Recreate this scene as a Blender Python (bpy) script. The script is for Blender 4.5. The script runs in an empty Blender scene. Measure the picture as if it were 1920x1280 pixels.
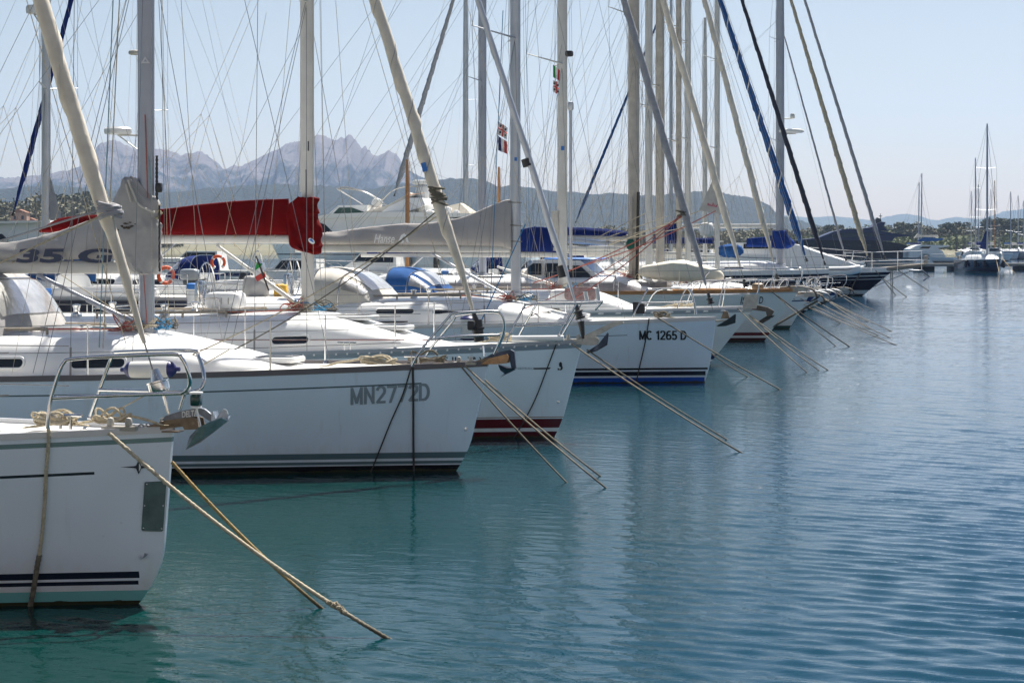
import bpy, math, random
import numpy as np
from mathutils import Vector, Matrix, noise
R = math.radians
S = bpy.context.scene
C = S.collection
rnd = random.Random(7)
# camera constants: level camera 2.6 m above the water, horizon at row 460 of the 1920x1280 photo
F = 3733.0; H = 2.6; CX = 960.0; HY = 460.0

def W(px, py, Y):
    return Vector(((px - CX) * Y / F, Y, H + (HY - py) * Y / F))
def WZ(px, py, z=0.0):
    Y = (H - z) * F / (py - HY)
    return W(px, py, Y)

# ------------------------------------------------------------------ materials
MATS = {}
def nodes_of(name):
    m = bpy.data.materials.new(name); m.use_nodes = True
    nt = m.node_tree
    b = nt.nodes['Principled BSDF']
    return m, nt, b
def nd(nt, t, **kw):
    n = nt.nodes.new(t)
    for k, v in kw.items():
        if k.startswith('i_'): n.inputs[k[2:]].default_value = v
        elif k.startswith('n_'): n.inputs[int(k[2:])].default_value = v
        else: setattr(n, k, v)
    return n
def mth(nt, op, a, b=None, c=None):
    n = nt.nodes.new('ShaderNodeMath'); n.operation = op
    for i, x in enumerate((a, b, c)):
        if x is None: continue
        if isinstance(x, (int, float)): n.inputs[i].default_value = x
        else: nt.links.new(x, n.inputs[i])
    return n.outputs[0]
def mixc(nt, fac, a, b, mode='MIX'):
    n = nt.nodes.new('ShaderNodeMix'); n.data_type = 'RGBA'; n.blend_type = mode
    for i, x in ((0, fac), (6, a), (7, b)):
        if isinstance(x, (int, float)): n.inputs[i].default_value = x
        elif isinstance(x, tuple): n.inputs[i].default_value = (*x[:3], 1)
        else: nt.links.new(x, n.inputs[i])
    return n.outputs[2]
def mat(name, col, rough=.5, metal=0., var=.08, scale=4., bump=0., bscale=30., coat=0., trans=0., alpha=1., spec=None, wet=False):
    if name in MATS: return MATS[name]
    m, nt, b = nodes_of(name)
    tc = nd(nt, 'ShaderNodeTexCoord')
    n1 = nd(nt, 'ShaderNodeTexNoise', i_Scale=scale, i_Detail=6., i_Roughness=.6)
    nt.links.new(tc.outputs['Object'], n1.inputs['Vector'])
    mr = nd(nt, 'ShaderNodeMapRange', n_1=.3, n_2=.7, n_3=1 - var, n_4=1 + var * .6)
    nt.links.new(n1.outputs['Fac'], mr.inputs[0])
    hs = nd(nt, 'ShaderNodeVectorMath', operation='SCALE')
    hs.inputs[0].default_value = col[:3]
    nt.links.new(mr.outputs[0], hs.inputs['Scale'])
    oc = hs.outputs[0]
    if wet:      # weed and wet on the part of a rope that dips into the water
        sp = nd(nt, 'ShaderNodeSeparateXYZ'); nt.links.new(tc.outputs['Object'], sp.inputs[0])
        wf = nd(nt, 'ShaderNodeMapRange', n_1=.10, n_2=.34, n_3=.85, n_4=0.); nt.links.new(mth(nt, 'ADD', sp.outputs[2], mth(nt, 'MULTIPLY', n1.outputs['Fac'], .12)), wf.inputs[0])
        oc = mixc(nt, wf.outputs[0], oc, (.045, .035, .022))
    nt.links.new(oc, b.inputs['Base Color'])
    b.inputs['Roughness'].default_value = rough
    b.inputs['Metallic'].default_value = metal
    if coat: b.inputs['Coat Weight'].default_value = coat; b.inputs['Coat Roughness'].default_value = .08
    if trans: b.inputs['Transmission Weight'].default_value = trans
    if alpha < 1: b.inputs['Alpha'].default_value = alpha
    if spec is not None: b.inputs['Specular IOR Level'].default_value = spec
    if bump:
        n2 = nd(nt, 'ShaderNodeTexNoise', i_Scale=bscale, i_Detail=4.)
        nt.links.new(tc.outputs['Object'], n2.inputs['Vector'])
        bp = nd(nt, 'ShaderNodeBump', i_Strength=bump, i_Distance=.02)
        nt.links.new(n2.outputs['Fac'], bp.inputs['Height'])
        nt.links.new(bp.outputs[0], b.inputs['Normal'])
    MATS[name] = m
    return m

def hull_mat(name, base, bands, rough=.22, grime=.6):
    """bands: (axis, lo, hi, xmax, colour); axis 'z' = height over the water, 's' = distance under the sheer"""
    m, nt, b = nodes_of(name)
    tc = nd(nt, 'ShaderNodeTexCoord')
    sp = nd(nt, 'ShaderNodeSeparateXYZ'); nt.links.new(tc.outputs['Object'], sp.inputs[0])
    at = nd(nt, 'ShaderNodeAttribute', attribute_name='sheer')
    n1 = nd(nt, 'ShaderNodeTexNoise', i_Scale=1.3, i_Detail=5.)
    nt.links.new(tc.outputs['Object'], n1.inputs['Vector'])
    mr = nd(nt, 'ShaderNodeMapRange', n_1=.3, n_2=.7, n_3=.93, n_4=1.02)
    nt.links.new(n1.outputs['Fac'], mr.inputs[0])
    v = nd(nt, 'ShaderNodeVectorMath', operation='SCALE'); v.inputs[0].default_value = base
    nt.links.new(mr.outputs[0], v.inputs['Scale'])
    col = v.outputs[0]
    # vertical run-off streaks and scuffs
    mp = nd(nt, 'ShaderNodeMapping'); mp.inputs['Scale'].default_value = (9, 9, .7)
    nt.links.new(tc.outputs['Object'], mp.inputs[0])
    n2 = nd(nt, 'ShaderNodeTexNoise', i_Scale=1., i_Detail=4.)
    nt.links.new(mp.outputs[0], n2.inputs['Vector'])
    st = nd(nt, 'ShaderNodeMapRange', n_1=.62, n_2=.8, n_3=0., n_4=.35 * grime)
    nt.links.new(n2.outputs['Fac'], st.inputs[0])
    col = mixc(nt, st.outputs[0], col, (.30, .28, .22))
    n5 = nd(nt, 'ShaderNodeTexNoise', i_Scale=17., i_Detail=3., i_Roughness=.7); nt.links.new(tc.outputs['Object'], n5.inputs['Vector'])
    sc = nd(nt, 'ShaderNodeMapRange', n_1=.70, n_2=.76, n_3=0., n_4=.45 * grime); nt.links.new(n5.outputs['Fac'], sc.inputs[0])
    col = mixc(nt, sc.outputs[0], col, (.16, .16, .15))
    z = sp.outputs[2]; x = sp.outputs[0]
    sm = nd(nt, 'ShaderNodeMapRange', n_1=.0, n_2=.30, n_3=.55 * grime, n_4=0.); nt.links.new(mth(nt, 'ADD', z, mth(nt, 'MULTIPLY', mth(nt, 'SUBTRACT', n2.outputs['Fac'], .5), .5)), sm.inputs[0])
    col = mixc(nt, sm.outputs[0], col, (.42, .38, .24))
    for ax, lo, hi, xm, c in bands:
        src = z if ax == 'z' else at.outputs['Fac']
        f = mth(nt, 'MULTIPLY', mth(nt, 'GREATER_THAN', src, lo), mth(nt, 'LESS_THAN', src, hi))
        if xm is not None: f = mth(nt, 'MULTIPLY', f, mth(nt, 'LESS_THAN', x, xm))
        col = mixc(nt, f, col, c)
    n3 = nd(nt, 'ShaderNodeTexNoise', i_Scale=6., i_Detail=5.)
    nt.links.new(tc.outputs['Object'], n3.inputs['Vector'])
    zz = mth(nt, 'ADD', z, mth(nt, 'MULTIPLY', n3.outputs['Fac'], -.07))
    g = mth(nt, 'LESS_THAN', zz, -.012)
    col = mixc(nt, mth(nt, 'MULTIPLY', g, .9), col, (.035, .035, .015))
    nt.links.new(col, b.inputs['Base Color'])
    b.inputs['Roughness'].default_value = rough
    b.inputs['Coat Weight'].default_value = .15
    n4 = nd(nt, 'ShaderNodeTexNoise', i_Scale=2.2, i_Detail=2.)
    nt.links.new(tc.outputs['Object'], n4.inputs['Vector'])
    bpn = nd(nt, 'ShaderNodeBump', i_Strength=.25, i_Distance=.02)
    nt.links.new(n4.outputs['Fac'], bpn.inputs['Height']); nt.links.new(bpn.outputs[0], b.inputs['Normal'])
    return m

gel = mat('gelcoat_white', (.80, .80, .78), .28, var=.06, scale=1.5, coat=.2)
deckm = mat('deck_nonskid', (.74, .73, .69), .6, var=.08, scale=3, bump=.15, bscale=120)
steel = mat('stainless_steel', (.62, .62, .62), .16, 1.0, var=.15, scale=8)
alu = mat('mast_aluminium', (.50, .52, .55), .42, .55, var=.12, scale=2.2)
aluw = mat('mast_white_paint', (.60, .59, .55), .4, 0, var=.12, scale=2.2)
alug = mat('mast_grey_paint', (.36, .38, .43), .4, .2, var=.1, scale=2)
alub = mat('mast_cream_old', (.50, .45, .38), .5, 0., var=.25, scale=3)
wirem = mat('wire_rope', (.22, .22, .22), .45, .5, var=.2)
dark = mat('black_plastic', (.02, .02, .022), .45)
glass = mat('smoked_pane', (.012, .015, .02), .06, var=.02)
rubber = mat('dark_rubber', (.03, .03, .033), .7)
ropec = mat('rope_cream', (.52, .45, .32), .85, wet=True, var=.3, scale=40, bump=.4, bscale=200)
ropetan = mat('rope_tan', (.27, .23, .165), .9, wet=True, var=.4, scale=18, bump=.4, bscale=120)
roped = mat('rope_dirty', (.17, .15, .11), .9, var=.45, scale=25, bump=.4, bscale=200)
ropey = mat('rope_ochre', (.44, .31, .13), .9, wet=True, var=.35, scale=30, bump=.4, bscale=200)
ropeblk = mat('rope_black', (.05, .045, .04), .9, var=.4, scale=30)
roper = mat('rope_red', (.42, .12, .09), .85, var=.25, scale=30)
ropeb = mat('rope_blue', (.03, .22, .42), .85, var=.25, scale=30)
ropet = mat('rope_teal', (.22, .36, .40), .85, var=.25, scale=30)
canvg = mat('canvas_grey', (.40, .39, .38), .9, spec=.15, var=.16, scale=3, bump=.25, bscale=9)
canvc = mat('canvas_cream', (.56, .53, .47), .85, var=.14, scale=3, bump=.3, bscale=9)
canvh = mat('canvas_taupe', (.44, .41, .39), .8, var=.12, scale=2, bump=.25, bscale=6)
canvr = mat('canvas_red', (.13, .003, .004), .9, spec=.1, var=.22, scale=2.5, bump=.3, bscale=8)
canvb = mat('canvas_navy', (.008, .022, .13), .9, spec=.12, var=.25, scale=3, bump=.35, bscale=8)
canvl = mat('canvas_bright_blue', (.022, .085, .25), .9, spec=.12, var=.2, scale=3, bump=.3, bscale=8)
clothw = mat('sailcloth_white', (.68, .62, .52), .85, spec=.15, var=.14, scale=5, bump=.5, bscale=7)
clothg = mat('sailcloth_grey', (.34, .34, .36), .8, var=.18, scale=8, bump=.4, bscale=20)
clothn = mat('sailcloth_black', (.012, .014, .03), .7, var=.2, scale=8, bump=.3, bscale=20)
clothy = mat('sailcloth_yellowed', (.46, .40, .29), .8, var=.3, scale=9, bump=.5, bscale=16)
vinyl = mat('clear_vinyl', (.55, .54, .50), .2, trans=.55, var=.3, scale=6, bump=.4, bscale=8)
teak = mat('teak_wood', (.42, .20, .07), .6, var=.25, scale=6)
teakg = mat('weathered_teak', (.30, .26, .21), .8, var=.3, scale=10)
galv = mat('galvanised_steel', (.22, .24, .27), .5, .5, var=.35, scale=9, bump=.3, bscale=40)
galvw = mat('pale_galvanised', (.45, .43, .38), .55, .3, var=.3, scale=9)
bronze = mat('tarnished_plate', (.20, .155, .11), .42, .7, var=.4, scale=10)
woodr = mat('wood_cheek', (.50, .27, .12), .6, var=.35, scale=14)
orange = mat('orange_foam', (.75, .10, .02), .6, var=.15)
fend = mat('fender_white', (.70, .70, .68), .4, var=.1)
fendb = mat('fender_navy', (.02, .025, .13), .4)
redp = mat('paint_red', (.5, .03, .02), .4)
white = mat('paint_white', (.78, .78, .76), .4, var=.05)
blackp = mat('paint_black', (.012, .012, .015), .35)
inkg = mat('vinyl_letter_grey', (.24, .29, .33), .4, var=.1)
inkn = mat('vinyl_navy', (.012, .018, .035), .35)
blued = mat('sticker_blue', (.03, .18, .55), .5)
concrete = mat('pontoon_concrete', (.30, .28, .25), .9, var=.3, scale=3, bump=.4, bscale=12)
dome = mat('radome_white', (.72, .72, .70), .35)
green = mat('green_lamp', (.008, .05, .045), .15)
grn = mat('flag_green', (.02, .32, .06), .8)
yell = mat('yellow_cloth', (.62, .36, .03), .7, var=.25, scale=5)

# ------------------------------------------------------------------ mesh builder
class MB:
    def __init__(s): s.v = []; s.f = []; s.m = []; s.mi = 0
    def add(s, vs, fs):
        o = len(s.v); s.v += [tuple(p) for p in vs]
        s.f += [tuple(o + i for i in f) for f in fs]; s.m += [s.mi] * len(fs); return s
    def box(s, c, d, M=None):
        x, y, z = (k / 2 for k in d)
        vs = [Vector((a * x, b * y, e * z)) for a in (-1, 1) for b in (-1, 1) for e in (-1, 1)]
        if M is not None: vs = [M @ v for v in vs]
        c = Vector(c)
        return s.add([v + c for v in vs], [(0, 1, 3, 2), (4, 6, 7, 5), (0, 4, 5, 1), (2, 3, 7, 6), (0, 2, 6, 4), (1, 5, 7, 3)])
    def rbox(s, c, d, e=5., n=20, M=None):
        """rounded box (super-ellipsoid)"""
        vs = []; fs = []; h = n // 2
        def q(a, p): return math.copysign(abs(a) ** (2 / p), a)
        for i in range(h + 1):
            th = -math.pi / 2 + math.pi * i / h
            for j in range(n):
                ph = 2 * math.pi * j / n + math.pi / n
                v = Vector((q(math.cos(th), e) * q(math.cos(ph), e) * d[0] / 2, q(math.cos(th), e) * q(math.sin(ph), e) * d[1] / 2, q(math.sin(th), e) * d[2] / 2))
                if M is not None: v = M @ v
                vs.append(v + Vector(c))
        for i in range(h):
            for j in range(n):
                fs.append((i * n + j, i * n + (j + 1) % n, (i + 1) * n + (j + 1) % n, (i + 1) * n + j))
        return s.add(vs, fs)
    def tube(s, pts, r, n=8, caps=True, sx=1., twist=None):
        P = [Vector(p) for p in pts]; k = len(P)
        rs = r if isinstance(r, (list, tuple)) else [r] * k
        vs = []; fs = []; T = []
        for i in range(k):
            a = P[max(i - 1, 0)]; b = P[min(i + 1, k - 1)]
            t = (b - a); T.append(t.normalized() if t.length > 1e-9 else Vector((0, 0, 1)))
        u = T[0].cross(Vector((0, 1, 0)))
        if u.length < .1: u = T[0].cross(Vector((1, 0, 0)))
        u.normalize(); d = 0
        for i in range(k):
            u = (u - T[i] * u.dot(T[i])); u.normalize(); w = T[i].cross(u)
            if i: d += (P[i] - P[i - 1]).length
            for j in range(n):
                a = 2 * math.pi * j / n
                rr = rs[i] * (twist(a, d) if twist else 1)
                vs.append(P[i] + u * math.cos(a) * rr * sx + w * math.sin(a) * rr)
        for i in range(k - 1):
            for j in range(n):
                fs.append((i * n + j, i * n + (j + 1) % n, (i + 1) * n + (j + 1) % n, (i + 1) * n + j))
        if caps: fs += [tuple(range(n))[::-1], tuple((k - 1) * n + j for j in range(n))]
        return s.add(vs, fs)
    def grid(s, G, closed=False):
        a = len(G); b = len(G[0]); vs = [p for row in G for p in row]; fs = []
        for i in range(a - 1):
            for j in range(b if closed else b - 1):
                fs.append((i * b + j, i * b + (j + 1) % b, (i + 1) * b + (j + 1) % b, (i + 1) * b + j))
        return s.add(vs, fs)
    def lathe(s, prof, c=(0, 0, 0), axis='z', n=16):
        G = []
        for r, h in prof:
            row = []
            for j in range(n):
                a = 2 * math.pi * j / n; x, y = r * math.cos(a), r * math.sin(a)
                p = {'z': (x, y, h), 'x': (h, x, y), 'y': (x, h, y)}[axis]
                row.append(Vector(p) + Vector(c))
            G.append(row)
        return s.grid(G, True)
    def prism(s, poly, y0, y1, top=None):
        """outline of (x,z) pairs given depth in y; top = (z0,z1,scale) narrows it upwards"""
        n = len(poly)
        def ws(z):
            if not top: return 1
            t = min(max((z - top[0]) / (top[1] - top[0]), 0), 1); return 1 + (top[2] - 1) * t
        c = (y0 + y1) / 2
        vs = [(x, c + (y0 - c) * ws(z), z) for x, z in poly] + [(x, c + (y1 - c) * ws(z), z) for x, z in poly]
        fs = [tuple(range(n)), tuple(range(2 * n - 1, n - 1, -1))]
        fs += [(i, i + n, (i + 1) % n + n, (i + 1) % n) for i in range(n)]
        return s.add(vs, fs)
    def build(s, name, mats, parent=None, smooth=True, ang=40, attr=None):
        me = bpy.data.meshes.new(name); me.from_pydata(s.v, [], s.f)
        if not isinstance(mats, (list, tuple)): mats = [mats]
        for m in mats: me.materials.append(m)
        if len(mats) > 1: me.polygons.foreach_set('material_index', s.m)
        if attr:
            a = me.attributes.new('sheer', 'FLOAT', 'POINT'); a.data.foreach_set('value', attr)
        if smooth:
            me.polygons.foreach_set('use_smooth', [True] * len(me.polygons)); me.set_sharp_from_angle(angle=R(ang))
        import bmesh
        bm = bmesh.new(); bm.from_mesh(me); bmesh.ops.recalc_face_normals(bm, faces=bm.faces); bm.to_mesh(me); bm.free()
        me.update()
        o = bpy.data.objects.new(name, me); C.objects.link(o)
        if parent is not None: o.parent = parent
        return o

def tag(o, label=None, cat=None, group=None, kind=None):
    if label: o['label'] = label
    if cat: o['category'] = cat
    if group: o['group'] = group
    if kind: o['kind'] = kind
    return o
def thing(name, label, cat, loc=(0, 0, 0), rz=0., group=None):
    o = bpy.data.objects.new(name, None); C.objects.link(o)
    o.location = loc; o.rotation_euler = (0, 0, rz)
    o.empty_display_size = .3
    return tag(o, label, cat, group)

def text_mesh(txt, bold=.0, shear=0.):
    cu = bpy.data.curves.new('lettering', 'FONT'); cu.body = txt; cu.size = 1; cu.offset = bold; cu.shear = shear; cu.resolution_u = 4
    ob = bpy.data.objects.new('lettering', cu); C.objects.link(ob)
    dg = bpy.context.evaluated_depsgraph_get()
    me = bpy.data.meshes.new_from_object(ob.evaluated_get(dg))
    vs = [v.co.copy() for v in me.vertices]; fs = [tuple(p.vertices) for p in me.polygons]
    bpy.data.objects.remove(ob); bpy.data.curves.remove(cu); bpy.data.meshes.remove(me)
    return vs, fs
def fit_text(txt, box, surf, m, parent, bold=.0, shear=0., name='lettering', slope=0.):
    vs, fs = text_mesh(txt, bold, shear)
    if not vs: return
    x0 = min(v.x for v in vs); x1 = max(v.x for v in vs); y0 = min(v.y for v in vs); y1 = max(v.y for v in vs)
    out = []
    for v in vs:
        u = (v.x - x0) / (x1 - x0); w = (v.y - y0) / (y1 - y0)
        px = box[0] + u * (box[2] - box[0]); py = box[3] + w * (box[1] - box[3]) + slope * (px - box[0])
        out.append(surf(px, py))
    b = MB(); b.add(out, fs)
    return b.build(name, m, parent, smooth=False)

def arc(cx, cy, rx, ry, a0, a1, n=8):
    return [(cx + rx * math.cos(R(a0 + (a1 - a0) * i / n)), cy + ry * math.sin(R(a0 + (a1 - a0) * i / n))) for i in range(n + 1)]
GLYPH = {  # block letters as pen strokes on a 0.6 x 1 cell
 'M': [[(.06, 0), (.06, 1)], [(.06, 1), (.34, .1)], [(.34, .1), (.62, 1)], [(.62, 1), (.62, 0)]], 'N': [[(.06, 0), (.06, 1)], [(.06, 1), (.52, 0)], [(.52, 0), (.52, 1)]],
 '2': [arc(.28, .72, .22, .26, 165, -35) + [(.06, .05), (.52, .05)]], '7': [[(.04, .95), (.52, .95), (.2, 0)]], '1': [[(.1, .78), (.3, .97), (.3, 0)]],
 'D': [[(.06, 0), (.06, 1)], [(.06, .95), (.24, .95)] + arc(.24, .5, .3, .45, 90, -90) + [(.06, .05)]], 'C': [arc(.3, .5, .26, .45, 50, 310, 14)],
 '6': [arc(.3, .3, .22, .25, 0, 360, 14), [(.08, .3)] + arc(.36, .5, .28, .45, 180, 70)], '5': [[(.5, .95), (.14, .95), (.1, .5)] + arc(.27, .32, .22, .27, 130, -150, 10)]}
def stroke_text(txt, box, surf, m, parent, pen=.13, shear=0., slope=0., name='lettering'):
    adv = {'M': .80, 'N': .70, '1': .50, ' ': .34}; b = MB(); x = 0.; segs = []
    for ch in txt:
        for st in GLYPH.get(ch, []): segs.append([(x + a, c) for a, c in st])
        x += adv.get(ch, .64)
    tot = x - .08; W0 = box[2] - box[0]; H0 = box[3] - box[1]; k = 0
    for st in segs:
        ar = tot / (W0 / H0)      # horizontal squeeze so the pen keeps its width
        for i, ((ax, ay), (cx, cy)) in enumerate(zip(st, st[1:])):
            dx, dy = (cx - ax) / ar, cy - ay; l = math.hypot(dx, dy) or 1; nx, ny = -dy / l * pen / 2, dx / l * pen / 2; ex, ey = dx / l * pen * .22, dy / l * pen * .22
            q = []
            for px, py in ((ax / ar - ex + nx, ay - ey + ny), (cx / ar + ex + nx, cy + ey + ny), (cx / ar + ex - nx, cy + ey - ny), (ax / ar - ex - nx, ay - ey - ny)):
                X = box[0] + px * H0 + shear * py * H0; Y = box[3] - min(max(py, -.01), 1.01) * H0; p = surf(X, Y + slope * (X - box[0])); q.append(p + Vector((0, 0, 0)))
            dn = .0004 * (k % 3); k += 1
            b.add([Vector((v.x, v.y - dn, v.z)) for v in q], [(0, 1, 2, 3)])
    o = b.build(name, m, parent, smooth=False); return tag(o, None)
def nz(x, y, z=0.): return noise.noise(Vector((x, y, z)))
def wire(name, pts, r, m, parent=None, n=5):
    b = MB(); b.tube(pts, r, n); return b.build(name, m, parent)
def sag(a, b, d, n=14):
    a = Vector(a); b = Vector(b)
    return [a.lerp(b, i / n) - Vector((0, 0, d * 4 * (i / n) * (1 - i / n))) for i in range(n + 1)]
def smoothpath(pts, k=6):
    P = [Vector(p) for p in pts]; out = []
    for i in range(len(P) - 1):
        p0 = P[max(i - 1, 0)]; p1 = P[i]; p2 = P[i + 1]; p3 = P[min(i + 2, len(P) - 1)]
        for j in range(k):
            t = j / k
            out.append(.5 * ((2 * p1) + (p2 - p0) * t + (2 * p0 - 5 * p1 + 4 * p2 - p3) * t * t + (3 * p1 - p0 - 3 * p2 + p3) * t ** 3))
    out.append(P[-1]); return out
# ------------------------------------------------------------------ a sailing boat in its own frame: bow tip x=0, aft -x, port +y, up z
class Boat:
    def __init__(s, name, label, cat, Y, bowpx, decky, mastpx, yaw=-13, L=11.5, B=3.8, rake=.35, fore=.15, drop=.16, group=None, fb=None):
        s.Y = Y; s.fb = fb or H - (decky - HY) * Y / F; s.L = L; s.B = B; s.rake = rake; s.fore = fore; s.drop = drop
        s.O = Vector(((bowpx - CX) * Y / F, Y, 0)); a = R(yaw)
        s.u = Vector((math.cos(a), math.sin(a), 0)); s.w = Vector((-math.sin(a), math.cos(a), 0))
        s.t = thing(name, label, cat, s.O, a, group)
        s.side = -1 if yaw > -90 and yaw < 90 else 1      # the side facing the quay walk
        s.mx = s.bp(mastpx, HY, 0).x if mastpx is not None else -4.2
    def bp(s, px, py, y=0.):
        rx = (px - CX) / F; rz = (HY - py) / F
        # point (t*rx, t) with local y
        t = (y + s.O.dot(s.w)) / (rx * s.w.x + s.w.y)
        p = Vector((t * rx, t, H + rz * t))
        q = p - s.O
        return Vector((q.dot(s.u), y, p.z))
    def world(s, p):
        return s.O + s.u * p[0] + s.w * p[1] + Vector((0, 0, p[2]))
    def rk(s, z):
        f = .35 * s.fb
        return -s.rake * (1 - z / s.fb) - s.fore * max(0, (f - z) / f) ** 2
    def sx(s, x, z):
        r = s.rk(z); return min(max((r - x) / (s.L + r), 0), 1)
    def beam(s, t):
        g = 1 - (1 - min(t / .55, 1)) ** 1.75
        if t > .55: g = 1 - .22 * ((t - .55) / .45) ** 2
        return .02 + (s.B / 2 - .02) * g
    def zs(s, x):
        t = min(max(-x / s.L, 0), 1); return s.fb - s.drop * (1 - (1 - min(t / .75, 1)) ** 2)
    def hw(s, x, z):
        t = s.sx(x, z); b = s.beam(t); zt = s.zs(x)
        q = min(max((zt - z) / zt, 0), 1)
        fl = .06 + .36 * max(0, 1 - t / .5) ** 1.5
        w = b * (1 - fl * q ** 1.4)
        if z < 0: w *= max(0, 1 - (z / -.6) ** 2) ** .5
        return w
    def hp(s, px, py, off=.005):
        y = -1.
        for _ in range(12):
            p = s.bp(px, py, y); y = .5 * y + .5 * s.side * (s.hw(p.x, p.z) + off)
        return s.bp(px, py, y)
    def hull(s, m, deck=deckm, ns=56, nzr=20):
        b = MB(); G = []; at = []
        zf = [0.] + [(i / nzr) for i in range(1, nzr + 1)]
        for sd in (-1, 1):
            G = []
            for i in range(ns + 1):
                t = (i / ns) ** 1.25; row = []
                for j in range(nzr + 1):
                    x = -t * s.L; zt = s.zs(x)
                    z = -.35 + (zt + .35) * zf[j]
                    r = s.rk(z); xx = r * (1 - t) - t * s.L
                    z = -.35 + (s.zs(xx) + .35) * zf[j]
                    row.append((xx, sd * s.hw(xx, z), z)); at.append(s.zs(xx) - z)
                G.append(row)
            b.grid(G)
            if sd < 0: g0 = G
            else: g1 = G
        n = nzr + 1
        # stem strip and transom
        b.grid([g0[0], g1[0]]); b.grid([g0[-1], g1[-1]]); at += [s.zs(p[0]) - p[2] for p in g0[0] + g1[0] + g0[-1] + g1[-1]]
        h = b.build('hull', m, s.t, ang=50, attr=at)
        d = MB(); G = []
        for i in range(ns + 1):
            x = -((i / ns) ** 1.25) * s.L; w = s.hw(x, s.zs(x)) - .004
            G.append([(x, w * k / 6, s.zs(x) - .012 + .06 * (1 - (k / 6) ** 2) * min(1, w)) for k in range(-6, 7)])
        d.grid(G); d.build('deck', deck, s.t)
        return h
    def rail(s, m, h=.045, wd=.03, name='toe_rail', x1=None):
        b = MB(); x1 = x1 if x1 is not None else -s.L
        for sd in (-1, 1):
            G = []
            for i in range(50):
                x = x1 * (i / 49) ** 1.2; w = s.hw(x, s.zs(x)) + .006; z = s.zs(x)
                G.append([(x, sd * w, z - .015), (x, sd * w, z + h), (x, sd * max(w - wd, .003), z + h), (x, sd * max(w - wd, .003), z - .012)])
            b.grid(G, True)
        return b.build(name, m, s.t, ang=30)
    def roof(s, pts, hmax, wmax=None, m=gel, x_end=None, n=5., name='coachroof'):
        """pts: x of the front tip and x where full height is reached"""
        xa, xf = pts; xe = x_end if x_end is not None else -s.L * .72
        s.rf = (xa, xf, hmax, n, xe); s.rfw = wmax or s.B * .33
        b = MB(); G = []; N = 34
        for i in range(N + 1):
            x = xa + (xe - xa) * (i / N) ** 1.1; row = []
            w, h = s.rwh(x); z0 = s.zs(x) - .03
            for j in range(25):
                th = math.pi * j / 24; c, q = math.cos(th), math.sin(th)
                y = w * math.copysign(abs(c) ** (2 / n), c); z = h * abs(q) ** (2 / n) * (1 + .06 * (1 - (y / max(w, .01)) ** 2))
                yy = y * (1 - .10 * min(1, abs(q) ** (2 / n)))
                row.append((x, yy, z0 + z))
            G.append(row)
        b.grid(G)
        xw = G[-1]; b.add(xw, [tuple(range(len(xw)))])
        return b.build(name, m, s.t, ang=45)
    def rwh(s, x):
        xa, xf, hm, n, xe = s.rf
        t = min(max((xa - x) / (xa - xf), 0), 1); g = t * t * (3 - 2 * t)
        h = hm * (.06 + .94 * (g * .5 + .5 * t) )
        w = min(s.rfw, max(.12, s.hw(x, s.zs(x)) - .38)) * (.35 + .65 * min(1, t * 2.2) ** .6)
        return w, h
    def ry(s, x, z):
        w, h = s.rwh(x); n = s.rf[3]; k = min(max((z - s.zs(x) + .03) / h, 0), .97)
        c = (1 - (k ** (n / 2)) ** 2) ** .5
        return w * c ** (2 / n) * (1 - .10 * k)
    def rp(s, px, py, off=.004):
        y = -1.
        for _ in range(14):
            p = s.bp(px, py, y); y = .5 * y + .5 * s.side * (s.ry(p.x, p.z) + off)
        return s.bp(px, py, y)
    def ztop(s, x):
        if hasattr(s, 'rf') and s.rf[0] > x > s.rf[4]:
            return s.zs(x) - .03 + s.rwh(x)[1] * 1.06
        return s.zs(x) + .03
    def window(s, x0, x1, z0, z1, frame=white, pane=glass, r=None, both=True, surf=None):
        """rounded pane in a moulded frame on the coachroof side; z measured over the deck edge"""
        r = r or (z1 - z0) * .5; f = surf or s.ry
        def ring(e):
            pts = []
            for cx, cz, a0 in ((x1 - r, z1 - r, 0), (x0 + r, z1 - r, 90), (x0 + r, z0 + r, 180), (x1 - r, z0 + r, 270)):
                for k in range(6):
                    a = R(a0 + 18 * k); pts.append((cx + (r + e) * math.cos(a), cz + (r + e) * math.sin(a)))
            return pts
        out = None
        for sd in ((s.side, -s.side) if both else (s.side,)):
            def P(e, off):
                return [(x, sd * (f(x, s.zs(x) + z) + off), s.zs(x) + z) for x, z in ring(e)]
            b = MB(); b.grid([P(.035, -.01), P(.03, .012), P(.008, .016), P(0, .002)], True)
            fr = b.build('window', frame, s.t)
            g = P(.004, .006); n = len(g); c = Vector((0, 0, 0))
            for p in g: c += Vector(p) / n
            mid = (c.x, sd * (f(c.x, c.z) + .006), c.z)
            b = MB(); b.add(g + [mid], [(i, (i + 1) % n, n) for i in range(n)])
            b.build('pane', pane, fr)
            out = fr
        return out
    # ---- spar and rig
    def mast(s, h, wd=.19, m=alu, x=None, base=None, sprd=(), tipm=None, lean=0., name='mast'):
        x = s.mx if x is None else x; z0 = base if base is not None else s.ztop(x)
        b = MB(); N = 12; G = []
        for i in range(N + 1):
            t = i / N; z = z0 + (h - z0) * t; k = 1 if t < .7 else 1 - .35 * (t - .7) / .3
            G.append([(x + lean * (z - z0) + wd / 2 * k * math.cos(a), wd * .36 * k * math.sin(a), z) for a in [2 * math.pi * j / 18 for j in range(18)]])
        b.grid(G, True); b.add(G[-1], [tuple(range(18))])
        # sail track and base collar
        for sd in (-1,):
            b.box((x - wd / 2 - .006 + lean * (h - z0) / 2, 0, (z0 + h) / 2 + .8), (.018, .02, h - z0 - 1.8)) if not lean else None
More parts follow.
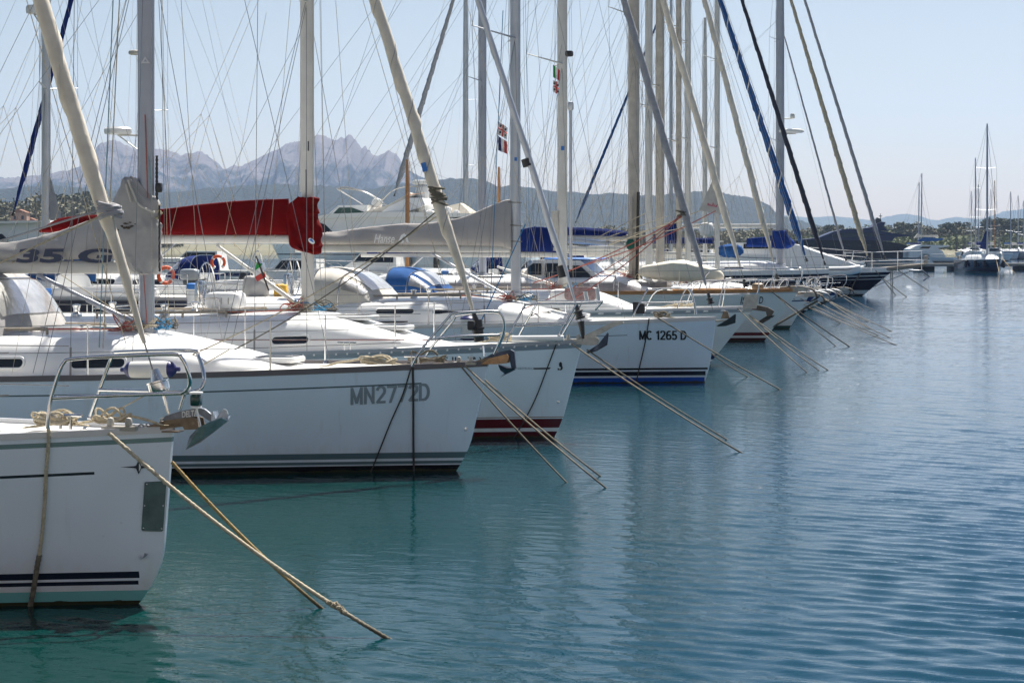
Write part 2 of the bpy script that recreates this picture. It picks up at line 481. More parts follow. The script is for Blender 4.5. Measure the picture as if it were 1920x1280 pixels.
        b.lathe([(wd * .7, z0 - .02), (wd * .68, z0 + .05), (wd * .5, z0 + .06)], (x, 0, 0))
        mo = b.build(name, m, s.t)
        s.mh = h
        for z, ln in sprd:
            xx = x + lean * (z - z0)
            for sd in (-1, 1):
                q = MB(); q.tube([(xx, 0, z), (xx - ln * .33, sd * ln, z + .10)], [.04, .022], 8, sx=.5)
                q.build('spreader', m if m is not alug else alu, mo)
        return mo
    def shrouds(s, h, sprd, x=None, aft=.25, chain=None, r=.0042, lowers=True, m=wirem, lean=0.):
        x = s.mx if x is None else x; zc = s.zs(x)
        for sd in (-1, 1):
            yb = (chain if chain else s.hw(x - aft, s.zs(x)) - .12)
            pts = [(x - aft, sd * yb, zc + .03)]
            for z, ln in sprd: pts.append((x - ln * .33, sd * ln, z + .10))
            pts.append((x, sd * .05, h - .15))
            b = MB(); b.tube(pts, r, 5)
            b.tube([Vector(pts[0]), Vector(pts[0]).lerp(Vector(pts[1]), .06)], .013, 6)
            b.build('shroud', m, s.t)
            for k, (z, ln) in enumerate(sprd):
                a = pts[k]; b = MB()
                b.tube([a if k else (x - aft - .35, sd * (yb - .02), zc + .03), (x, sd * .06, z - .05)], r, 5)
                if not k and lowers: b.tube([(x + .45, sd * (yb - .1), zc + .03), (x, sd * .06, z - .08)], r, 5)
                b.build('diagonal_stay', m, s.t)
    def forestay(s, h, base, r=.075, m=clothw, wrap=None, x=None, top=.96, drum=True, r1=None, stripe=None, n=70, tail=.35):
        x = s.mx if x is None else x
        A = Vector(base); T = Vector((x + .08, 0, h * top)); d = (T - A)
        ln = d.length; b = MB(); b.tube([A - d * 0.0, T], .006, 6)
        st = b.build('forestay', wirem, s.t)
        if r:
            pts = []; rs = []
            for i in range(n + 1):
                t = i / n; p = A + d * ((tail + (ln - tail - .5) * t) / ln)
                g = min(1, t * 9 + .25) * (1 - .45 * t ** 1.5) if t < .985 else .3
                rs.append(r * g * (1 + .05 * nz(t * 40, 3.1))); pts.append(p + Vector((.015 * nz(t * 14, 1), .015 * nz(t * 14, 7), 0)))
            b = MB()
            def tw(a, dd):
                k = ((a - dd * 2 * math.pi / .9) / (2 * math.pi)) % 1
                return 1 + .20 * (k - .5) + (.10 if k > .94 else 0) + .04 * nz(math.cos(a) * 1.2, math.sin(a) * 1.2, dd * 5.5) + .04 * nz(math.cos(a) * 2.5 + 7, math.sin(a) * 2.5, dd * 14)
            PP = [pts[0]]; RR = [rs[0]]
            for i in range(1, len(pts)):
                for j in (1, 2, 3): PP.append(pts[i - 1].lerp(pts[i], j / 3)); RR.append(rs[i - 1] + (rs[i] - rs[i - 1]) * j / 3)
            b.tube(PP, RR, 22, twist=tw)
            f = b.build('furled_sail', m, s.t, ang=60)
            if stripe:
                b = MB(); P = []
                for i in range(n * 6):
                    t = i / (n * 6 - 1); p = A + d * ((tail + .2 + (ln - tail - 1.) * t) / ln); a = t * ln * 2 * math.pi / stripe[1]
                    P.append((p, a, r * min(1, t * 9 + .35) * (1 - .45 * t ** 1.5)))
                uu = d.normalized().cross(Vector((0, 1, 0))).normalized(); ww = d.normalized().cross(uu)
                G = []
                for p, a, rr in P:
                    G.append([p + (uu * math.cos(a + k) + ww * math.sin(a + k)) * rr * 1.14 for k in [stripe[2] * q / 4 for q in range(5)]])
                b.grid(G); b.build('sail_strip', stripe[0], f)
        if drum:
            dn = d.normalized(); b = MB(); q = dn.to_track_quat('Z', 'Y').to_matrix(); c = A + dn * .2
            sub = MB(); sub.lathe([(0, -.07), (.06, -.07), (.07, -.055), (.07, -.045), (.05, -.04), (.048, .02), (.07, .025), (.07, .04), (.035, .05), (.025, .14), (0, .14)], n=18)
            b.add([q @ Vector(v) + c for v in sub.v], sub.f)
            b.build('furler', dark if r else steel, s.t)
        return st
    def boom(s, z, aft, r=.07, m=aluw, x=None, rise=.0):
        x = s.mx if x is None else x; b = MB()
        G = []
        for X in [x - .1 - (aft) * k / 8 for k in range(9)]:
            G.append([(X, r * .62 * math.cos(a), z + rise * (x - X) + r * math.sin(a)) for a in [2 * math.pi * j / 14 for j in range(14)]])
        b.grid(G, True); b.add(G[0], [tuple(range(14))]); b.add(G[-1], [tuple(range(14))])
        b.box((x - .09, 0, z), (.16, .05, .07))
        b.build('boom', m, s.t)
        s.bz = z; s.bx = x - .1 - aft
    def cover(s, st, hwid=.17, m=canvg, wr=.02, name='sail_cover', wf=3., n=6):
        """st: (px, ytop, ybot) of the photo on the centreline plane"""
        P = []
        for px, yt, yb in st:
            a = s.bp(px, yt); c = s.bp(px, yb); P.append((a.x, a.z, c.z))
        Q = []
        for i in range(len(P) - 1):
            p0 = P[max(i - 1, 0)]; p1 = P[i]; p2 = P[i + 1]; p3 = P[min(i + 2, len(P) - 1)]
            for j in range(n):
                t = j / n
                Q.append(tuple(.5 * (2 * b + (c - a) * t + (2 * a - 5 * b + 4 * c - d) * t * t + (3 * b - a - 3 * c + d) * t ** 3) for a, b, c, d in zip(p0, p1, p2, p3)))
        Q.append(P[-1]); b = MB(); G = []
        for i, (x, zt, zb) in enumerate(Q):
            row = []; e = 1 if 1 < i < len(Q) - 2 else .75
            for j in range(28):
                a = 2 * math.pi * j / 28; c, q = math.cos(a), math.sin(a)
                k = (q + 1) / 2                      # 0 bottom 1 top
                w = hwid * e * (1 - .72 * k ** 1.6)
                y = w * math.copysign(abs(c) ** .75, c)
                z = zb + (zt - zb) * k
                dsp = wr * (nz(x * wf + z * wf * 1.5, z * wf, y * 2) + .5 * nz(x * wf * 3, z * wf * 3 + x * wf * 2, 5))
                y += math.copysign(1, c) * dsp * abs(c) * 1.6 if abs(c) > .05 else 0
                z += dsp * .7 * (k ** 2)
                row.append((x, y, z))
            G.append(row)
        b.grid(G, True); b.add(G[0], [tuple(range(28))]); b.add(G[-1], [tuple(range(28))])
        cv = b.build(name, m, s.t, ang=70)
        step = max(4, len(G) // 7)
        for i in range(step, len(G) - 2, step):
            cx, cz = G[i][0][0], sum(p[2] for p in G[i]) / 28
            sb = MB(); sb.tube([(cx, p[1] * 1.02, cz + (p[2] - cz) * 1.015) for p in G[i] + G[i][:1]], .006, 5); sb.build('seam', m, cv)
        for i in range(2, len(G) - 2, max(3, len(G) // 10)):
            p = G[i][20]; q = min(G[i], key=lambda v: v[2]); sb = MB(); sb.tube([(p[0], p[1] * 1.03, q[2] + .03), (p[0] + .01, p[1] * .8, q[2] - .02), (p[0], 0, q[2] - .16)], .007, 5); sb.build('cover_tie', ropec, cv)
        return cv
    def mastcover(s, st, hwid=.2, m=canvg, wr=.03, wf=4., name='mast_cover'):
        """st: (y, pxleft, pxright) going down"""
        P = [(s.bp(a, y).x, s.bp(c, y).x, s.bp(a, y).z) for y, a, c in st]
        Q = []
        for i in range(len(P) - 1):
            p0 = P[max(i - 1, 0)]; p1 = P[i]; p2 = P[i + 1]; p3 = P[min(i + 2, len(P) - 1)]
            for j in range(6):
                t = j / 6
                Q.append(tuple(.5 * (2 * b + (c - a) * t + (2 * a - 5 * b + 4 * c - d) * t * t + (3 * b - a - 3 * c + d) * t ** 3) for a, b, c, d in zip(p0, p1, p2, p3)))
        Q.append(P[-1]); b = MB(); G = []
        for xl, xr, z in Q:
            row = []; c0 = (xl + xr) / 2; hx = (xr - xl) / 2; hy = min(hwid, hx * 1.2 + .02)
            for j in range(36):
                a = 2 * math.pi * j / 36; c, q = math.cos(a), math.sin(a)
                fa = a * 2.2 + z * 2.4; dsp = wr * (nz(math.cos(fa) * 1.6, math.sin(fa) * 1.6, z * .9 + wf) * 1.2 + .5 * (1 - 2 * abs(nz(math.cos(fa * 1.5) * 1.5 + 4, math.sin(a) * 2, z * 2.2))))
                row.append((c0 + (hx + dsp * .6) * c, (hy + dsp) * q, z + dsp * .4))
            G.append(row)
        b.grid(G, True); b.add(G[0], [tuple(range(36))]); b.add(G[-1], [tuple(range(36))])
        return b.build(name, m, s.t, ang=75)
    def runrig(s, h, x=None, r=.004, lazy=True, back=True, ms=(wirem, ropec)):
        """backstay, topping lift, lazy jacks, halyards led down by the mast"""
        x = s.mx if x is None else x
        if back:
            m_ = (-s.L * .82, 0, s.zs(-s.L) + 2.6); b = MB(); b.tube([(x - .05, 0, h - .05), m_], r, 5)
            for sd in (-1, 1): b.tube([m_, (-s.L + .05, sd * s.B * .33, s.zs(-s.L))], r, 5)
            b.build('backstay', wirem, s.t)
        if hasattr(s, 'bx'):
            wire('topping_lift', [(x - .1, 0, h - .1), (s.bx + .1, 0, s.bz + .06)], r * .8, ms[1], s.t)
            if lazy:
                for sd in (-1, 1):
                    b = MB(); up = (x - .05, sd * .12, s.bz + (h - s.bz) * .45); k = (x - (x - s.bx) * .38, sd * .16, s.bz + (h - s.bz) * .16)
                    b.tube([up, k], r * .7, 4)
                    for f in (.25, .5, .8): b.tube([k, (x - (x - s.bx) * f, sd * .14, s.bz + .05)], r * .7, 4)
                    b.build('lazy_jack', ms[1], s.t)
        for k, (dx, dy) in enumerate(((.35, -.25), (.14, -.17), (.2, .2), (.9, -.5), (-.5, -.4))):
            wire('halyard', [(x + .06, 0, h - .2 - k), (x + dx, dy, s.ztop(x))], r * .8, ms[1] if k else ms[0], s.t)
        for sd in (-1, 1):
            wire('running_backstay', [(x - .05, sd * .05, h * .72), (-s.L + 1.2, sd * s.B * .4, s.zs(-s.L) + .1)], r * .85, wirem, s.t)
            wire('flag_halyard', [(x - .3, sd * .85, h * .42), (x - .9, sd * (s.hw(x - .9, 1) - .1), s.zs(x) + .05)], r * .6, ms[1], s.t)
            wire('lower_shroud', [(x, sd * .06, h * .44), (x - .75, sd * (s.hw(x, 1) - .14), s.zs(x) + .05)], r, wirem, s.t)
        wire('inner_forestay', [(x + .08, 0, h * .7), (x * .45, 0, s.ztop(x * .45))], r * .9, wirem, s.t)
        wire('spinnaker_halyard', [(x + .12, .03, h * .97), (-.5, .3, s.zs(0) + .6)], r * .8, ms[1], s.t)
    def vang(s, z, ln=1.3, m=alu, x=None, r=.032):
        x = s.mx if x is None else x
        b = MB(); a = Vector((x - .12, 0, s.ztop(x) + .08)); e = Vector((x - ln, 0, z))
        b.tube([a, a.lerp(e, .5)], r, 10); b.tube([a.lerp(e, .5), e], r * .75, 10); b.box(a, (.12, .06, .12))
        b.build('kicker_strut', m, s.t)
        wire('kicker_line', [(x - .1, .06, s.ztop(x) + .05), (x - ln * .8, .05, z)], .006, ropec, s.t)
    def pulpit(s, P, r=.0125, m=steel, top=None):
        """lists of (px,py,y) polylines"""
        b = MB()
        for line in P:
            pts = [s.bp(*p) for p in line]
            b.tube(smoothpath(pts, 4) if len(pts) > 2 else pts, r, 10)
        return b.build('pulpit', m, s.t)
    def pulpit_gen(s, h=.62, ln=1.5, over=.1, r=.0125, m=steel):
        b = MB(); L_ = []
        for sd in (-1, 1):
            def q(x, z, k=1.): return Vector((x, sd * max(.05, (s.hw(min(x, -.02), s.zs(x)) - .04) * k), s.zs(x) + z))
            top = [q(-ln, 0), q(-ln + .12, h * .55), q(-ln + .28, h - .06), q(-ln + .45, h), q(-.6, h, 1), q(over - .12, h + .02, 1), q(over, h - .04, 1), q(over - .03, h * .5), q(-.12, .02)]
            b.tube(smoothpath(top, 3), r, 8); b.tube([q(-ln + .1, h * .5), q(-.1, h * .5)], r * .8, 8)
            b.tube([q(-.75, 0), q(-.62, h)], r * .9, 8)
        b.tube([(over - .1, -.1, s.fb + h), (over - .1, .1, s.fb + h)], r, 8)
        b.build('pulpit', m, s.t); s.pl = ln
    def stanchions(s, h=.6, x0=-1.6, gap=1.9, x1=None, r=.011, sides=(-1, 1), line=wirem):
        x1 = x1 or -s.L + 1.2; xs = []; x = x0 - gap * .7
        while x > x1: xs.append(x); x -= gap
        for sd in sides:
            for x in xs:
                y = sd * (s.hw(x, s.zs(x)) - .05); b = MB()
                b.tube([(x, y, s.zs(x)), (x, y, s.zs(x) + h)], [r * 1.1, r * .8], 8); b.lathe([(.03, 0), (.028, .03), (.015, .05)], (x, y, s.zs(x)))
                b.build('stanchion', steel, s.t)
            for k in (1., .5):
                pts = [(x, sd * (s.hw(x, s.zs(x)) - .05), s.zs(x) + h * k) for x in [x0] + xs + [x1 - .4]]
                wire('lifeline', pts, .0045, line, s.t)
    def sprayhood(s, x0, x1, h, w=1.1, m=canvc, win=vinyl, curtain=.62):
        """front edge x0 on the coachroof, hoop at x1"""
        z0 = s.ztop(x0) - .03; b = MB(); G = []; N = 14
        def pt(t, a):
            x = x0 + (x1 - x0) * t; hh = h * math.sin(min(1, t * 1.15) * math.pi / 2) ** .8 + .02
            c = math.cos(a); q = math.sin(a)
            ww = w * (.82 + .18 * t)
            zb = z0 - .05 - .18 * t
            return Vector((x + .12 * (1 - abs(c)) * 0 - .25 * abs(c) * (1 - t), ww * math.copysign(abs(c) ** .55, c), zb + (hh + .18 * t) * abs(q) ** .55 + .012 * nz(x * 5, a * 3, 2)))
        for i in range(N + 1): G.append([pt(i / N, math.pi * j / 28) for j in range(29)])
        b.grid(G); o = b.build('sprayhood', m, s.t, ang=60)
        for k in (0, 1):     # front and side windows, just proud of the canvas
            b = MB(); G = []
            for i in range(7):
                t = .14 + .38 * i / 6; 
                rng = [(1.02 + 1.1 * j / 8) for j in range(9)] if k == 0 else [(.28 + .52 * j / 8) for j in range(9)]
                G.append([pt(t, a) + Vector((.012, 0, .012)) + Vector((0, .012 * (1 if math.cos(a) > 0 else -1), 0)) * (k) for a in rng])
            b.grid(G); b.build('hood_window', win, o)
            if k:
                b = MB(); b.grid([[Vector((p.x, -p.y, p.z)) for p in row] for row in G]); b.build('hood_window', win, o)
        b = MB()
        for t in (.55, 1.): b.tube([pt(t, math.pi * j / 28) * 1.0 + Vector((0, 0, .008)) for j in range(29)], .012, 6)
        b.build('hoop', steel, o)
        return o
    def hatch(s, x, y=0., w=.5, d=.5, z=None):
        zz = (z if z is not None else s.ztop(x)); b = MB(); b.rbox((x, y, zz + .02), (d, w, .07), 8, 16); o = b.build('hatch', gel, s.t)
        b = MB(); b.rbox((x, y, zz + .05), (d - .1, w - .1, .025), 8, 16); b.build('hatch_pane', glass, o)
    def stern(s):
        """pushpit, cockpit coaming and wheel"""
        b = MB(); h = .62; zz = s.zs(-s.L)
        for k in (h, h * .5):
            pts = [(-s.L + 1.1, -s.B * .38, zz + k), (-s.L + .1, -s.B * .36, zz + k), (-s.L + .02, -s.B * .25, zz + k), (-s.L + .02, s.B * .25, zz + k), (-s.L + .1, s.B * .36, zz + k), (-s.L + 1.1, s.B * .38, zz + k)]
            b.tube(pts, .0125, 8)
        for x, y in ((-s.L + 1.1, .38), (-s.L + .05, .34), (-s.L + .05, .12)):
            for sd in (-1, 1): b.tube([(x, sd * y * s.B, zz), (x, sd * y * s.B, zz + h)], .0125, 8)
        b.build('pushpit', steel, s.t)
        if hasattr(s, 'rf'):
            xe = s.rf[4]; zt = s.zs(xe)
            for sd in (-1, 1): MB().rbox(((xe - s.L + .9) / 2, sd * s.B * .3, zt + .12), (abs(xe + s.L - .9), .3, .34), 6, 16).build('cockpit_coaming', gel, s.t)
            b = MB(); X = -s.L + 1.9; b.tube([(X, .45 * math.cos(a), zt + .75 + .45 * math.sin(a)) for a in [2 * math.pi * j / 24 for j in range(25)]], .014, 6)
            for k in range(3): b.tube([(X, .45 * math.cos(a), zt + .75 + .45 * math.sin(a)) for a in (R(60 * k), R(60 * k + 180))], .009, 5)
            b.rbox((X - .12, 0, zt + .4), (.2, .3, .9), 5, 12)
            b.build('steering_wheel', steel, s.t)
    def decal(s, polys, m, off=.006, name='decal', surf=None):
        b = MB(); f = surf or s.hp
        for p in polys: b.add([f(x, y, off) for x, y in p], [tuple(range(len(p)))])
        return b.build(name, m, s.t, smooth=False)
    def prof(s, pts, y=0.):
        return [(q.x, q.z) for q in (s.bp(px, py, y) for px, py in pts)]
def hfor(s, base, top, x=None):
    x = s.mx if x is None else x
    A = s.bp(*base); T = s.bp(*top); k = (T.z - A.z) / (T.x - A.x)
    return A, (A.z + k * (x + .08 - A.x)) / .96
GRP = 'sailing yachts moored bows out in the row'
Z2 = 162.

def anchor_gen(s, m, k=0):
    z = s.fb + .04; b = MB(); b.tube(smoothpath([(-.5, 0, z + .05), (.1, 0, z + .08), (.42, 0, z - .02), (.5, 0, z - .22)], 3), .03, 6); a = b.build('anchor', m, s.t)
    b = MB()
    for sd in (-1, 1):
        P = [Vector((.5, 0, z - .24)), Vector((.62 + .05 * k, sd * .16, z - .12)), Vector((.34, sd * .2, z - .3)), Vector((.1, 0, z - .42))]
        b.add(P, [(0, 1, 2, 3)]); b.add([p - Vector((0, 0, .02)) for p in P], [(0, 1, 2, 3)])
    b.build('fluke', m, a, smooth=False)
    b = MB()
    for sd in (-1, 1): b.prism([(-.35, z - .05), (.25, z - .04), (.3, z + .06), (.1, z + .1), (-.35, z + .02)], sd * .07, sd * .09)
    b.build('bow_roller', galvw, s.t, smooth=False)
    MB().rbox((-1.1, 0, s.fb + .12), (.32, .28, .2), 4, 12).build('windlass', (bronze, galvw)[k % 2], s.t)
def winch(s, x, y, z=None):
    z = z if z is not None else s.ztop(x) - .01
    MB().lathe([(.075, 0), (.07, .03), (.045, .05), (.042, .10), (.06, .14), (.055, .16), (.02, .165), (0, .165)], (x, y, z)).build('winch', steel, s.t)
def grabrail(s, x0, x1, y):
    b = MB(); n = max(3, int(abs(x1 - x0) / .5)); P = []
    for i in range(n + 1):
        x = x0 + (x1 - x0) * i / n; z = s.ztop(x) - .03; P.append((x, y, z + .07)); b.tube([(x, y, z - .02), (x, y, z + .07)], .018, 6)
    b.tube(P, .02, 6); b.build('grab_rail', teakg, s.t)
def tangle(s, x, y, z, m, n=5, size=.3, r=.008):
    b = MB(); P = [Vector((x + size * nz(k * .53, x * 3, y), y + size * nz(k * .47, 9, x), z + abs(nz(k * .6, 5, y)) * size * .7)) for k in range(n * 5)]
    b.tube(smoothpath(P, 3), r, 5); b.build('loose_line', m, s.t)
def fit_out(s, near=False):
    m = s.mx; z = s.ztop(m)
    for sd in (-1, 1):
        winch(s, m - 1.9, sd * .55); grabrail(s, m - .9, m - 2.8, sd * .8)
        if near: winch(s, m - 3.2, sd * .6)
    for k, mm in enumerate((roper, ropec, ropeb, roped)[:4 if near else 2]):
        tangle(s, m - .15 + .1 * k, -.25 + .15 * k, z + .02, mm, 5, .45)
        b = MB(); y = -.35 + .2 * k; b.tube([(m - .1, y * .4, z + .03)] + [(x, y, s.ztop(x) + .02) for x in (m - .8, m - 1.9, m - 3.)], .009, 5); b.build('deck_line', mm, s.t)
    for sd in (-1, 1):
        b = MB(); b.tube([(m - 1.0, sd * (s.hw(m, 1) - .35), s.zs(m) + .06), (m - 3.6, sd * (s.hw(m - 3, 1) - .4), s.zs(m - 3.6) + .06)], .018, 5); b.build('genoa_track', dark, s.t)
    for k in range(2):
        x = m - 1.1 - k * 1.2; MB().rbox((x, .1, s.ztop(x) + .02), (.42, .42, .05), 7, 14).build('deck_hatch', glass, s.t)
    for sd in (() if near else (-1, 1)): MB().lathe([(.05, 0), (.05, .1), (.09, .14), (.085, .2), (.03, .22), (0, .22)], (m + .5, sd * .6, s.ztop(m + .5) - .02)).build('vent_cowl', white, s.t)
rustg = mat('rusty_galvanised', (.13, .11, .09), .7, .3, var=.4, scale=8)
def fairlead(s, x, sd=-1):
    b = MB(); z = s.zs(x) + .03; y = sd * (s.hw(x, s.zs(x)) - .03)
    b.box((x, y, z), (.26, .06, .03)); b.rbox((x - .07, y, z + .04), (.05, .05, .08), 3, 10); b.rbox((x + .07, y, z + .04), (.05, .05, .08), 3, 10)
    b.build('fairlead', galvw, s.t)
def cleat(s, x, y):
    b = MB(); z = s.zs(x) + .06
    b.tube([(x - .13, y, z + .07), (x + .13, y, z + .07)], [.012, .012], 8); b.tube([(x - .04, y, z - .03), (x - .04, y, z + .07)], .014, 8); b.tube([(x + .04, y, z - .03), (x + .04, y, z + .07)], .014, 8)
    b.build('cleat', steel, s.t)

# ============ boat 1: nearest, only its bow in the picture
b1 = Boat('sailing_yacht', 'nearest white sailing yacht with turquoise waterline band and two navy stripes', 'sailboat', 14.4, 325, 806, -830, L=11.8, B=3.9, rake=.10, fore=.17, drop=.13, group=GRP)
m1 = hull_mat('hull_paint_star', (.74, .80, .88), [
    ('s', .048, .082, None, (.16, .25, .25)), ('z', .197, .246, -.24, (.012, .018, .035)), ('z', .148, .178, -.25, (.012, .018, .035)),
    ('z', -1, .105, None, (.17, .44, .44)), ('z', -1, .028, None, (.03, .028, .018)), ('s', .272, .292, -.50, (.012, .018, .03))])
b1.hull(m1); b1.rail(mat('anodised_rail', (.50, .51, .54), .35, .3), h=.03, wd=.05)
b1.roof((-2.6, -5.2), .42)
b1.window(-6.6, -5.2, .14, .28); b1.window(-4.7, -3.9, .12, .24)
base, h1 = hfor(b1, (292, 712), (74, 0))
b1.mast(h1, .2, alug, sprd=((6.6, 1.1), (11.4, .95)))
b1.shrouds(h1, ((6.6, 1.1), (11.4, .95)))
b1.boom(2.55, 4.6); b1.forestay(h1, base, .060, clothw, n=110, tail=.28, drum=False, stripe=(canvc, 1.6, .12))
b1.runrig(h1); b1.stanchions(x0=-1.05, gap=2.)
b1.stern(); b1.hatch(-2.3, 0)
q = -.28; w_ = .28
b1.pulpit([
    [(89, 803, -.46), (91, 780, -.46), (95, 749, -.45), (111, 697, -.44), (120, 680, -.43), (134, 673, -.42), (207, 668, -.36), (323, 664, -.2), (340, 671, -.18), (350, 690, -.17), (356, 713, -.15), (352, 729, -.13), (338, 738, -.12)],
    [(99, 746, -.45), (220, 741, -.32), (340, 737, -.12)],
    [(169, 783, .42), (173, 768, .42), (205, 680, .4), (214, 665, .38), (226, 660, .37), (356, 657, .22), (372, 668, .2), (382, 700, .16), (381, 720, .14), (372, 731, .12), (344, 737, .1)],
    [(186, 731, .4), (270, 733, .3), (345, 735, .1)], [(346, 738, .02), (337, 768, .02)], [(338, 738, -.12), (345, 736, .1)],
    [(165, 783, .42), (172, 784, .42)]], r=.0145)
# furler drum of chrome and turnbuckle
b = MB(); A = b1.bp(297, 722)
qq = (b1.bp(250, 550) - b1.bp(292, 712)).normalized().to_track_quat('Z', 'Y').to_matrix()
sub = MB(); sub.lathe([(0, -.05), (.075, -.05), (.08, -.035), (.08, .015), (.085, .02), (.085, .03), (.05, .035), (.04, .07), (.03, .12), (0, .12)], n=24)
b.add([qq @ Vector(v) + A for v in sub.v], sub.f)
b.tube([b1.bp(308, 742), b1.bp(316, 775)], [.016, .012], 8); b.tube([b1.bp(305, 738), b1.bp(318, 780)], .007, 6)
b.build('furling_drum', steel, b1.t)
# anchor on its roller
an = MB(); an.prism(b1.prof([(312, 779), (340, 770), (372, 764), (384, 766), (398, 777), (404, 786), (396, 790), (384, 782), (372, 774), (362, 781), (335, 786), (305, 795), (296, 796)]), -.014, .014)
anc = an.build('anchor', galv, b1.t, smooth=False)
def xz(px, py): p = b1.bp(px, py); return p.x, p.z
b = MB()
tip = (*xz(348, 840),); tail = xz(424, 768); nk = xz(384, 800); mid = xz(404, 786)
for sd in (-1, 1):
    P = [(tip[0], 0, tip[1]), (xz(362, 816)[0], sd * .06, xz(362, 816)[1]), (xz(383, 799)[0], sd * .13, xz(383, 799)[1]), (xz(404, 789)[0], sd * .15, xz(404, 789)[1]), (xz(424, 780)[0], sd * .09, xz(424, 780)[1]), (xz(428, 786)[0], sd * .01, xz(428, 786)[1]), (xz(402, 806)[0], 0, xz(402, 806)[1]), (xz(376, 826)[0], 0, xz(376, 826)[1])]
    Pm = [(x, y * .9, z - .012) for x, y, z in P]
    n = len(P); b.add(P + Pm, [tuple(range(n)), tuple(range(2 * n - 1, n - 1, -1))] + [(i, i + n, (i + 1) % n + n, (i + 1) % n) for i in range(n)])
b.build('fluke', mat('bright_galvanised', (.36, .40, .45), .38, .6, var=.35, scale=14, bump=.3, bscale=60), anc, smooth=False)
b = MB(); b.prism(b1.prof([(403, 789), (412, 774), (419, 767), (425, 768), (428, 776), (428, 787), (414, 791)]), -.006, .006); b.prism(b1.prof([(401, 790), (401, 771), (404, 770), (406, 789)]), -.05, .05); b.build('tail_plate', MATS['bright_galvanised'], anc, smooth=False)
b = MB()
for k in range(9):
    c_ = b1.bp(300 - k * 7, 797 + .9 * k) + Vector((0, 0, .012)); al = k % 2
    b.tube([c_ + Vector((.022 * math.cos(a), .012 * math.sin(a) * (1 - al), .012 * math.sin(a) * al)) for a in [q * math.pi / 5 for q in range(11)]], .005, 5)
b.build('chain', MATS['bright_galvanised'], anc)
b = MB(); b.tube([b1.bp(305, 791, -.03), b1.bp(305, 791, .03)], .012, 8); b.tube([b1.bp(305, 791) + Vector((.02 * math.cos(a), 0, .03 * math.sin(a))) for a in [q * math.pi / 6 for q in range(13)]], .007, 6); b.build('shackle', steel, anc)
fit_text('DELTA', (341, 771, 371, 783), lambda x, y: b1.bp(x, y, -.018), white, anc, bold=.03, slope=-.12)
b = MB()
for sd in (-1, 1): b.prism(b1.prof([(258, 810), (285, 797), (318, 786), (366, 781), (376, 784), (380, 803), (352, 804), (349, 798), (322, 801), (290, 808)]), sd * .05, sd * .065)
b.box(b1.bp(285, 807), (.45, .12, .01)); b.tube([b1.bp(362, 793, -.07), b1.bp(362, 793, .07)], .012, 10)
b.build('bow_roller', bronze, b1.t, smooth=False)
# navigation light
b = MB(); c = b1.bp(368, 750, -.04); b.rbox((c.x, c.y, c.z), (.075, .07, .085), 6, 16); nl = b.build('navigation_light', green, b1.t)
b = MB(); b.rbox((c.x, c.y, c.z + .052), (.085, .08, .018), 6, 16); b.build('lamp_cap', white, nl)
b = MB(); b.rbox((c.x, c.y, c.z - .05), (.07, .07, .02), 6, 16); b.tube([(c.x, c.y, c.z - .05), b1.bp(376, 800, -.03)], .008, 6); b.build('lamp_cap', white, nl)
fairlead(b1, b1.bp(215, 800, -.25).x); cleat(b1, -.75, -.2)
# bow plate, star, thruster plate, through-hull
b1.decal([[(271, 905), (273, 903), (304, 901.5), (309, 903), (312, 906), (306, 994), (303, 996), (267, 995), (265, 992)]], mat('brushed_plate', (.10, .15, .16), .38, .6, var=.3, scale=7), .008, 'bow_plate')
for px, py in ((275, 908), (308, 907), (303, 991), (269, 990), (306, 948), (271, 948)):
    MB().rbox(b1.hp(px, py, .012), (.014, .006, .014), 2, 8).build('screw_head', steel, b1.t)
st = [(225, 875.3), (251, 873.6), (255, 872.5), (260, 862), (265, 872.5), (270, 873.6), (289, 874.6), (270, 877), (265, 878), (260, 889), (255, 878), (251, 877)]
b1.decal([st], inkn, .006, 'star_emblem')
b1.decal([[(260.6, 867), (263.5, 873), (264, 875.5), (263.5, 878), (260.6, 884)]], white, .009, 'star_facet')
b = MB(); p = b1.hp(271, 1040, .0); b.add([Vector(v) * 1 for v in [(p.x - .03, p.y - .002, p.z + .018), (p.x + .03, p.y - .002, p.z + .012), (p.x + .028, p.y - .03, p.z - .0), (p.x - .01, p.y - .045, p.z - .025), (p.x - .022, p.y - .002, p.z - .028)]], [(0, 1, 2, 3, 4), (0, 4, 3), (1, 2, 3)])
b.build('skin_fitting', steel, b1.t)

# ============ boat 2
b2 = Boat('sailing_yacht', 'white sailing yacht lettered MN2772D with grey mast and grey sail cover', 'sailboat', 22.9, 915, 684, 275, L=11.6, B=3.8, rake=.28, fore=.10, drop=.17, group=GRP)
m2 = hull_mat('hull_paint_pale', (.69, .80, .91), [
    ('s', .165, .182, b2.bp(805, 700).x, (.07, .11, .13)), ('z', .155, .225, None, (.10, .16, .18)), ('z', .09, .125, None, (.10, .16, .18)), ('z', -1, .075, None, (.01, .01, .012))])
b2.hull(m2); b2.rail(mat('rub_rail_taupe', (.12, .11, .12), .5), h=.05, wd=.05)
tip2 = b2.bp(612, 682).x
b2.roof((tip2, b2.bp(240, 640).x), .50, wmax=1.35, x_end=-8.9)
def win_px(s, xa, xb, ya, yb, **k):
    p = s.rp(xa, ya); q = s.rp(xb, yb); s.window(p.x, q.x, q.z - s.zs(q.x), p.z - s.zs(p.x), **k)
win_px(b2, 135, 232, 674, 688); win_px(b2, -60, 41, 673, 688)
base, h2 = hfor(b2, (905, 640), (703, 0))
b2.mast(h2, .195, alug, sprd=((6.4, 1.15), (11., .95)), base=b2.bp(280, 622).z)
b2.shrouds(h2, ((6.4, 1.15), (11., .95)))
